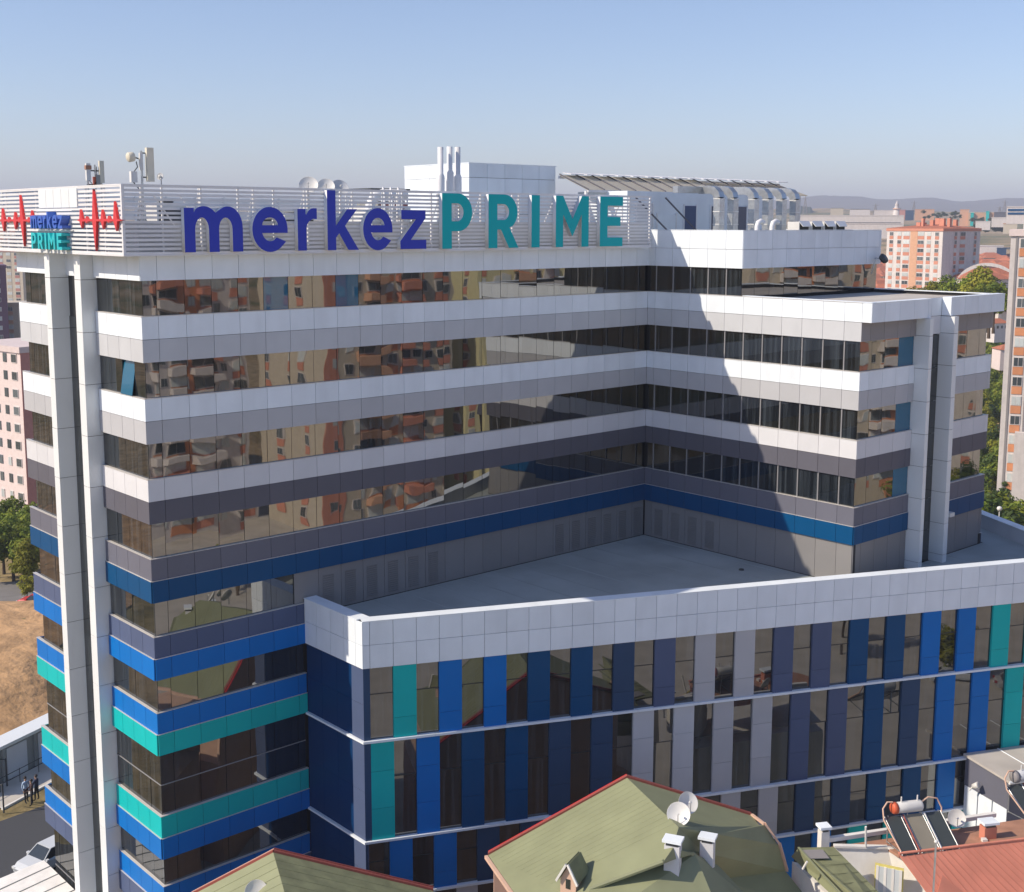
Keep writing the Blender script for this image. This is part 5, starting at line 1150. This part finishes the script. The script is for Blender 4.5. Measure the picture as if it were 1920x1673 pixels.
for i, (lx, ly, rz, c) in enumerate(((48, -58, 10, 'car_white'), (54, -57, 8, 'car_silver'), (66, -55, 5, 'car_white'), (72, -54, 8, 'car_dark'), (60, -38, 70, 'car_silver'), (66, -34, 70, 'car_dark'), (80, -50, 12, 'car_white'))):
    w = loc_w(lx, ly); car((w[0], w[1], .03), AL + R(rz), c, 'parked car outside the frame, seen only mirrored in the glass', 'cars seen only in reflections')

# ================================================================== left foreground: wall, terrace, railings, people
WA = empty('boundary_wall', (0, 0, 0), 0, 'grey wall with a wide flat coping and pale panels beside the car park', 'wall')
a, b_ = Vector((-41.5, 73.5, 0)), Vector((-32.2, 93.5, 0))
a = atz(-60, 1440, -37.4); b_ = atz(120, 1352, -37.4); a.z = b_.z = 0
sW = Seg(WA, a, b_ - a, (b_ - a).length); sW.pos = lambda u, off, z, s=sW: (lambda p: (p.x, p.y, z))(s.p0 + s.d * u + s.n * off)
Lw = sW.L
sW.box('wall', 0, Lw, -.25, 0, -.2, 2.62, 'greyconc'); sW.box('coping', -.05, Lw + .05, -1.5, .12, 2.62, 2.86, 'pilaster')
k = 0; u = .5
while u < Lw - 2: sW.box('wall_panel', u, u + 1.9, .0, .05, .05, 2.45, 'pale'); u += 3.0
for u in [j * 3.0 + .05 for j in range(int(Lw / 3))]: sW.box('wall_pier', u, u + .3, 0, .12, 0, 2.6, 'greyconc')
TE = drape('pavement', [tuple((sW.p0 + sW.n * .1)), tuple((sW.p0 + sW.n * 3.0)), tuple((sW.p0 + sW.d * Lw + sW.n * 3.2)), tuple((sW.p0 + sW.d * Lw + sW.n * .1))], 'pave', .13)
KB = empty('kerb', (0, 0, 0), 0, 'pale kerb between the wall-side pavement and the asphalt', 'kerb')
sK = Seg(KB, sW.p0 + sW.n * 3.02, sW.d, Lw); sK.pos = lambda u, off, z, s=sK: (lambda p: (p.x, p.y, z))(s.p0 + s.d * u + s.n * off)
for j in range(int(Lw)): sK.box('kerbstone', j + .01, j + .99, 0, .16, 0, .15, 'whitew')
RL = empty('railing', (0, 0, 0), 0, 'dark metal railing on the pavement in front of the grey wall', 'railing')
for z in (.55, 1.0): 
    mb = MB(); q0 = sW.pos(0, 1.1, z + .13); q1 = sW.pos(Lw, 1.1, z + .13); mb.tube([q0, q1], .03, 6); mb.obj('rail', 'darkm', RL)
for j in range(int(Lw / 1.8)):
    mb = MB(); mb.tube([sW.pos(j * 1.8, 1.1, .1), sW.pos(j * 1.8, 1.1, 1.2)], .03, 6); mb.obj('post', 'darkm', RL)
for px, py in ((10, 1530), (16, 1480)):
    pp = atz(px, py, -40); PL = empty('gate_post', (pp.x, pp.y, .1), 0, ('nearer' if py > 1500 else 'farther') + ' dark gate post at the left edge by the grey wall', 'post'); MB().tube([(0, 0, 0), (0, 0, 2.1)], .06, 8).obj('shaft', 'darkm', PL); MB().tube([(0, 0, 2.0), (-1.6, .4, 2.0)], .04, 6).obj('arm', 'darkm', PL)
# people
M['skin'] = mat('skin', (.45, .28, .20), rough=.6); M['hair'] = mat('dark_hair', (.02, .015, .012), rough=.6)
M['shirt_blue'] = mat('light_blue_shirt_cloth', (.42, .55, .72), rough=.9); M['cloth_dark'] = mat('dark_trouser_cloth', (.02, .022, .03), rough=.9); M['cloth_brown'] = mat('dark_brown_jacket_cloth', (.06, .035, .035), rough=.9); M['cloth_navy'] = mat('navy_jacket_cloth', (.03, .035, .07), rough=.9)
def person(loc, rz, shirt, label, bend=0, s=1.0):
    P_ = empty('person', loc, rz, label, 'person'); P_.scale = (s, s, s)
    J = {'pelvis': ((0, 0, .95), .15), 'waist': ((0, .01, 1.10), .135), 'chest': ((0, .0, 1.33), .165), 'neck': ((0, .0, 1.50), .058), 'head': ((0, -.02, 1.60), .085), 'crown': ((0, -.01, 1.70), .085)}
    E_ = [('pelvis', 'waist'), ('waist', 'chest'), ('chest', 'neck'), ('neck', 'head'), ('head', 'crown')]
    for sd_, t in ((-1, 'l'), (1, 'r')):
        f = .10 * sd_ * (1 if bend == 0 else -1)
        J.update({t + 'hip': ((.10 * sd_, 0, .88), .095), t + 'knee': ((.11 * sd_, -.02 + f * .3, .50), .062), t + 'ankle': ((.12 * sd_, f * .6, .09), .042), t + 'toe': ((.13 * sd_, f * .6 - .15, .045), .040),
                  t + 'sho': ((.19 * sd_, .0, 1.42), .062), t + 'elb': ((.25 * sd_, .03 - bend * .12, 1.14), .045), t + 'wri': ((.24 * sd_ - bend * .06 * sd_, -.06 - bend * .22, .90 + bend * .2), .03), t + 'palm': ((.235 * sd_ - bend * .08 * sd_, -.08 - bend * .28, .84 + bend * .2), .033)})
        E_ += [('pelvis', t + 'hip'), (t + 'hip', t + 'knee'), (t + 'knee', t + 'ankle'), (t + 'ankle', t + 'toe'), ('chest', t + 'sho'), (t + 'sho', t + 'elb'), (t + 'elb', t + 'wri'), (t + 'wri', t + 'palm')]
        pw = Vector(J[t + 'palm'][0])
        for q in range(4):
            ln = (.07, .08, .075, .06)[q]; a = pw + Vector((0, .03 - q * .02, -.03)); J[t + 'f%da' % q] = (tuple(a), .010); J[t + 'f%db' % q] = (tuple(a + Vector((-.01 * sd_, -.005, -ln))), .009)
            E_ += [(t + 'palm', t + 'f%da' % q), (t + 'f%da' % q, t + 'f%db' % q)]
        J[t + 'tha'] = (tuple(pw + Vector((-.01 * sd_, -.045, .0))), .011); J[t + 'thb'] = (tuple(pw + Vector((-.02 * sd_, -.07, -.04))), .010); E_ += [(t + 'palm', t + 'tha'), (t + 'tha', t + 'thb')]
    ks = list(J); me = bpy.data.meshes.new('body'); me.from_pydata([J[k][0] for k in ks], [(ks.index(a), ks.index(b)) for a, b in E_], [])
    o = bpy.data.objects.new('body_tmp', me); COL.objects.link(o); md = o.modifiers.new('s', 'SKIN'); md.use_smooth_shade = True; o.modifiers.new('u', 'SUBSURF').levels = 1
    for i, k in enumerate(ks): r_ = J[k][1]; me.skin_vertices[0].data[i].radius = (r_, r_ * (.72 if k in ('chest', 'waist', 'pelvis') else 1)); me.skin_vertices[0].data[i].use_root = (k == 'pelvis')
    m2 = bpy.data.meshes.new_from_object(o.evaluated_get(bpy.context.evaluated_depsgraph_get())); bpy.data.objects.remove(o); m2.materials.clear()
    for m_ in ('skin', shirt, 'cloth_dark', 'black'): m2.materials.append(M[m_])
    for f in m2.polygons:
        c = f.center; far = abs(c.x) > .2
        if c.z < .10: f.material_index = 3
        elif c.z < .98 and not (far and c.z > .7): f.material_index = 2
        elif c.z > 1.49 or (far and c.z < .90 + bend * .2): f.material_index = 0
        else: f.material_index = 1
    link('body', m2, P_)
    MB().rev([(0, .105), (.06, .095), (.092, .05), (.098, .0), (.09, -.04), (.07, -.06)], 14).obj('hair', 'hair', P_, (0, .015, 1.68))
    MB().add([(-.015, -.10, 1.61), (.015, -.10, 1.61), (0, -.125, 1.605), (0, -.098, 1.65)], [(0, 1, 2), (1, 3, 2), (3, 0, 2)]).obj('nose', 'skin', P_)
    for s_ in (-1, 1): MB().box((s_ * .033 - .012, -.103, 1.645), (s_ * .033 + .012, -.095, 1.655)).obj('eye', 'black', P_)
    MB().box((-.025, -.102, 1.565), (.025, -.096, 1.575)).obj('mouth', 'redtrim', P_)
    return P_
for px, py, sh, rz, lb, bd in ((52, 1508, 'shirt_blue', 60, 'person in a light blue shirt and dark trousers, left of the group by the railing', 0), (63, 1513, 'cloth_brown', -60, 'person in a dark brown jacket in the middle of the group by the railing', 1), (72, 1504, 'cloth_navy', -100, 'person in a navy top, right and rearmost of the group by the railing', 1)):
    pp = atz(px, py, -39.86); person((pp.x, pp.y, .14), R(rz), sh, lb, bd, 1.08)
# street lamp
p = atd(1873, 985, 128); SLm = empty('street_lamp', (p.x, p.y, gh(p.x, p.y)), 0, 'street lamp with a round white head beyond the low roof', 'street lamp')
zt_ = H0 + ray(1873, 950).z / math.hypot(*ray(1873, 950)[:2]) * 128 - gh(p.x, p.y)
MB().tube([(0, 0, 0), (0, 0, zt_ - .3)], [.09, .05], 8).obj('shaft', 'steelw', SLm); MB().rev([(0, -.25), (.16, -.2), (.27, 0), (.2, .18), (0, .26)], 14).obj('globe', 'steelw', SLm, (0, 0, zt_ - .05))

# ================================================================== far town, sheds and hills
def simple(name, loc, rz, w, d, h, wall, roofm, label, cat, group=None, pitch=0, wins=True):
    B = empty(name, loc, rz, label, cat, group); mb = MB(); mb.box((-w / 2, -d / 2, -4), (w / 2, d / 2, h)); mb.obj('wall', wall, B)
    if pitch: MB().add([(-w / 2 - .5, -d / 2 - .5, h), (w / 2 + .5, -d / 2 - .5, h), (w / 2 + .5, d / 2 + .5, h), (-w / 2 - .5, d / 2 + .5, h), (-w / 2 + d * .3, 0, h + pitch), (w / 2 - d * .3, 0, h + pitch)], [(0, 1, 5, 4), (1, 2, 5), (2, 3, 4, 5), (3, 0, 4)]).obj('roof', roofm, B)
    else: MB().box((-w / 2 - .2, -d / 2 - .2, h + .01), (w / 2 + .2, d / 2 + .2, h + .5)).obj('roof', roofm, B)
    return B
def hz(px, py, d): r_ = ray(px, py); return H0 + r_.z / math.hypot(r_.x, r_.y) * d
rf = random.Random(21); tmpl = {}
GT = 'red-roofed houses of the far town'
def house_copy(px, py, d, s, kind):
    p = atd(px, py, d); z = p.z - 7 * s
    if kind not in tmpl:
        tmpl[kind] = simple('town_house', (p.x, p.y, z), R(rf.uniform(-40, 40)), 12, 10, 7, ('a_white', 'a_cream', 'a_peach', 'a_pink')[kind], 'tile', 'small pale house with a red tiled roof in the far town', 'house', GT, 2.4)
        for k in range(3): MB().box((-4.4 + k * 3.4, -5.06, 4), (-2.8 + k * 3.4, -5.0, 5.6)).obj('window', 'a_glass', tmpl[kind])
        tmpl[kind].scale = (s, s, s); return
    o = tmpl[kind].copy(); COL.objects.link(o); o.location = (p.x, p.y, z); o.rotation_euler.z = R(rf.uniform(-40, 40)); o.scale = (s * rf.uniform(.8, 1.3), s, s * rf.uniform(.8, 1.1))
    for ch in tmpl[kind].children: c = ch.copy(); COL.objects.link(c); c.parent = o
for i in range(90):
    py = rf.uniform(474, 520); px = rf.uniform(1820, 1905); d = 900 - (py - 474) * 11 + rf.uniform(-30, 30)
    house_copy(px, py, d, rf.uniform(.55, .95), rf.randrange(4))
for i in range(26):
    py = rf.uniform(476, 545); px = rf.uniform(1635, 1672); d = 880 - (py - 476) * 6
    house_copy(px, py, d, rf.uniform(.6, .95), rf.randrange(4))
for i in range(5):
    px = rf.uniform(1845, 1900); d = rf.uniform(320, 420); p = atd(px, 640, d); house_copy(px, 560 + (400 - d) * 1.5, d, .5, rf.randrange(4))
# arched hall roof
p = atd(1850, 520, 420); AH2 = empty('arched_hall', (p.x, p.y, hz(1850, 535, 420)), R(-22), 'dark brown barrel-roofed hall with a pale arched gable rim in the far town', 'hall')
MB().add([(r_ * math.cos(R(a)), y, r_ * math.sin(R(a)) * .8) for y in (0, 24) for r_ in (8.4,) for a in range(0, 181, 12)], [(k, k + 1, 16 + k + 1, 16 + k) for k in range(15)]).obj('roof', 'brownroof', AH2)
MB().add([(r_ * math.cos(R(a)), y, r_ * math.sin(R(a)) * .8) for y in (-.4,) for r_ in (8.0, 9.3) for a in range(0, 181, 12)], [(k, k + 1, 16 + k + 1, 16 + k) for k in range(15)]).obj('gable_rim', 'a_white', AH2)
MB().prism([(8.0 * math.cos(R(a)), 8.0 * math.sin(R(a)) * .8) for a in range(0, 181, 12)], 0, .2).obj('gable', 'a_purple', AH2).rotation_euler = (R(90), 0, 0)
# sheds and landmarks near the skyline: (left px, right px, top y, bottom y, distance, wall, roof, label, category)
far = [(1500, 1692, 403, 425, 900, 'a_white', 'a_white', 'very long white industrial shed beyond the set-back roof', 'shed'), (1578, 1690, 418, 432, 780, 'a_white', 'a_white', 'long white shed nearer than the longest one', 'shed'),
       (1556, 1580, 389, 397, 1500, 'a_cream', 'greyconc', 'small pale shed on the skyline, left of the dark-roofed one', 'shed'), (1592, 1630, 391, 400, 1500, 'a_white', 'darkm', 'white shed with a dark roof on the skyline', 'shed'), (1638, 1684, 393, 402, 1450, 'a_white', 'a_white', 'white building at the foot of the white spire', 'building'),
       (1685, 1697, 392, 402, 1430, 'a_rose', 'a_rose', 'small brick-red building right of the white spire', 'building'), (1696, 1712, 393, 404, 1420, 'indigo', 'indigo', 'small dark blue building beside the brick-red one', 'building'), (1714, 1750, 391, 404, 1400, 'a_peach', 'a_peach', 'peach hall with a rounded look on the skyline', 'hall'),
       (1798, 1815, 391, 414, 1300, 'a_peach', 'a_peach', 'taller peach block left of the long peach building', 'building'), (1814, 1864, 396, 414, 1300, 'a_peach', 'a_cream', 'long peach building with green glass bays on the skyline', 'building'), (1818, 1824, 397, 413, 1290, 'teal', 'teal', 'left green glass bay of the long peach building', 'building'), (1847, 1853, 394, 412, 1290, 'teal', 'teal', 'right green glass bay of the long peach building', 'building'),
       (1862, 1884, 396, 406, 1250, 'slate', 'slate', 'low dark building below the pylons', 'building'), (1886, 1930, 386, 404, 800, 'a_white', 'a_white', 'white office building with two blue window bands near the right tower', 'office building'), (1858, 1888, 406, 413, 1000, 'a_white', 'a_white', 'low white shed below the dark building', 'shed'),
       (1828, 1856, 413, 418, 950, 'a_white', 'a_white', 'thin long white roof below the peach building', 'shed'), (1880, 1906, 417, 424, 900, 'a_cream', 'a_peach', 'low cream shed left of the right tower', 'shed'), (1827, 1880, 459, 470, 880, 'a_white', 'a_white', 'white shed at the upper edge of the red-roofed town', 'shed'), (1868, 1886, 463, 468, 870, 'indigo', 'indigo', 'small dark blue shed beside the white shed above the town', 'shed'), (1750, 1800, 388, 400, 1600, 'leafd', 'leafd', '', '')]
for (x0, x1, y0, y1, d, wm_, rm_, lb, ct) in far:
    if not lb: continue
    a, b_ = atd(x0, y1, d), atd(x1, y1, d); w = (b_ - a).length; c = (a + b_) / 2; h = hz((x0 + x1) / 2, y0, d) - c.z; rz = math.atan2(b_.y - a.y, b_.x - a.x)
    B = simple('distant_' + ct.replace(' ', '_'), (c.x, c.y, c.z), rz, w, w * .25 if w > 40 else w * .7, h, wm_, rm_, lb, ct)
    B.children[0].data  # walls reach below the ground sheet
    if ct == 'office building':
        for q in (.25, .62): MB().box((-w / 2 + .6, -w * .35 - .3, h * q), (w / 2 - 1, -w * .35 - .1, h * (q + .22))).obj('window_band', 'navy', B)
    if lb.startswith('very long'):
        MB().box((-w / 2 + 10, -w * .125 - .3, h * .15), (w / 2 - 2, -w * .125 - .1, h * .45)).obj('window_band', 'slate', B)
p = atd(1680, 402, 1440); SPi = empty('white_spire', (p.x, p.y, p.z), 0, 'white tapering spire on the skyline left of the orange apartment tower', 'spire')
hs = hz(1680, 374, 1440) - p.z; MB().rev([(4.2, -4), (3.4, hs * .35), (3.2, hs * .36), (2.0, hs * .7), (2.3, hs * .72), (.2, hs)], 12).obj('shaft', 'a_white', SPi); MB().rev([(4.4, 0), (4.6, .8), (3.6, 1)], 12).obj('balcony', 'a_peach', SPi, (0, 0, hs * .42))
for i, (px, y0) in enumerate(((1712, 374), (1873, 384), (1882, 372), (1508, 366), (1640, 380))):
    p = atd(px, 400, 1700); PY = empty('lattice_pylon', (p.x, p.y, p.z), 0, ('faint pylon right of the white spire', 'shorter pylon left of the blue and white office', 'taller pylon left of the blue and white office', 'faint mast above the hill right of the ducts', 'faint low mast between the sheds')[i], 'pylon'); h = hz(px, y0, 1700) - p.z
    mb = MB()
    for sx, sy in ((-1, -1), (1, -1), (1, 1), (-1, 1)): mb.tube([(sx * 3, sy * 3, -4), (0, 0, h)], .35, 4)
    for k in range(6): t = k / 6; q = 3 * (1 - t); mb.tube([(-q, -q, h * t), (q * .84, q * .84, h * (t + .16))], .2, 4)
    mb.obj('lattice', 'mid', PY); MB().tube([(-4, 0, h * .85), (4, 0, h * .85)], .25, 4).obj('cross_arm', 'mid', PY)
# wooded belts on the far slope
M['bush'] = M['leafd']
GW = 'dark trees on the far slope'
for i in range(90):
    if i < 50: px, py, d = rf.uniform(1828, 1905), rf.uniform(417, 430), 1000
    elif i < 74: px, py, d = rf.uniform(1725, 1800), rf.uniform(395, 408), 1250
    else: px, py, d = rf.uniform(1820, 1862), rf.uniform(408, 413), 1200
    p = atd(px, py, d); cm, tm = TREES['leafd'][i % 2]; t = empty('tree', (p.x, p.y, p.z - 5), rf.random() * 6, 'small dark tree in the wooded belt on the far slope', 'tree', GW); s = rf.uniform(.35, .7); t.scale = (s * 1.5, s * 1.5, s); t.location.z = p.z - 4 * s; link('crown', cm, t)
# hills behind
def ridge(name, d, pts, m, depth, label=None):
    mb = MB(); P = []
    for i in range(len(pts) - 1):
        (x0, y0), (x1, y1) = pts[i], pts[i + 1]
        for k in range(8): t = k / 8; P.append((x0 + (x1 - x0) * t, y0 + (y1 - y0) * (3 * t * t - 2 * t * t * t) + rf.uniform(-.5, .5)))
    P.append(pts[-1]); vs = []
    for (px, py) in P:
        a = atd(px, py, d); z = a.z; f = Vector((a.x, a.y, 0)).normalized(); vs += [(a.x - f.x * depth, a.y - f.y * depth, -60), (a.x - f.x * depth * .45, a.y - f.y * depth * .45, z * .62 if z > 0 else z), (a.x, a.y, z), (a.x + f.x * depth, a.y + f.y * depth, -60)]
    n = 4; mb.add(vs, [(i * n + k, (i + 1) * n + k, (i + 1) * n + k + 1, i * n + k + 1) for i in range(len(P) - 1) for k in range(3)], 0, True)
    o = mb.obj(name, m); prop(o, kind='structure'); return o
M['hill'] = mat('distant_dry_hillside', (.14, .12, .09), rough=.95, nscale=.004, namp=.25); M['hillg'] = mat('distant_wooded_hillside', (.04, .06, .035), rough=.95, nscale=.01, namp=.2)
ridge('hill', 2700, [(-400, 392), (0, 396), (400, 392), (900, 396), (1300, 390), (1480, 391), (1560, 389), (1640, 393), (1720, 394), (1850, 396), (2100, 392), (2500, 390)], 'land', 900)
ridge('hill', 2450, [(1440, 400), (1478, 390), (1492, 382), (1500, 384), (1506, 385.5), (1518, 386), (1524, 394), (1560, 405)], 'hillg', 250)
ridge('mountain', 5200, [(-600, 385), (-100, 372), (300, 380), (900, 384), (1300, 376), (1460, 374), (1540, 365), (1600, 366), (1660, 372), (1740, 368), (1800, 375), (1900, 368), (2100, 374), (2600, 382)], 'hill', 1500)
# ================================================================== air
mb = MB().box((-7000, -1600, -70), (7000, 7000, 200)); hzo = mb.obj('haze', 'white'); prop(hzo, kind='stuff')
m = bpy.data.materials.new('haze_air'); m.use_nodes = True; t = m.node_tree; t.nodes.clear(); o_ = t.nodes.new('ShaderNodeOutputMaterial'); v_ = t.nodes.new('ShaderNodeVolumePrincipled')
v_.inputs['Color'].default_value = (.76, .83, 1.0, 1); v_.inputs['Density'].default_value = .00024; v_.inputs['Anisotropy'].default_value = .0
t.links.new(v_.outputs[0], o_.inputs['Volume']); hzo.data.materials.clear(); hzo.data.materials.append(m)
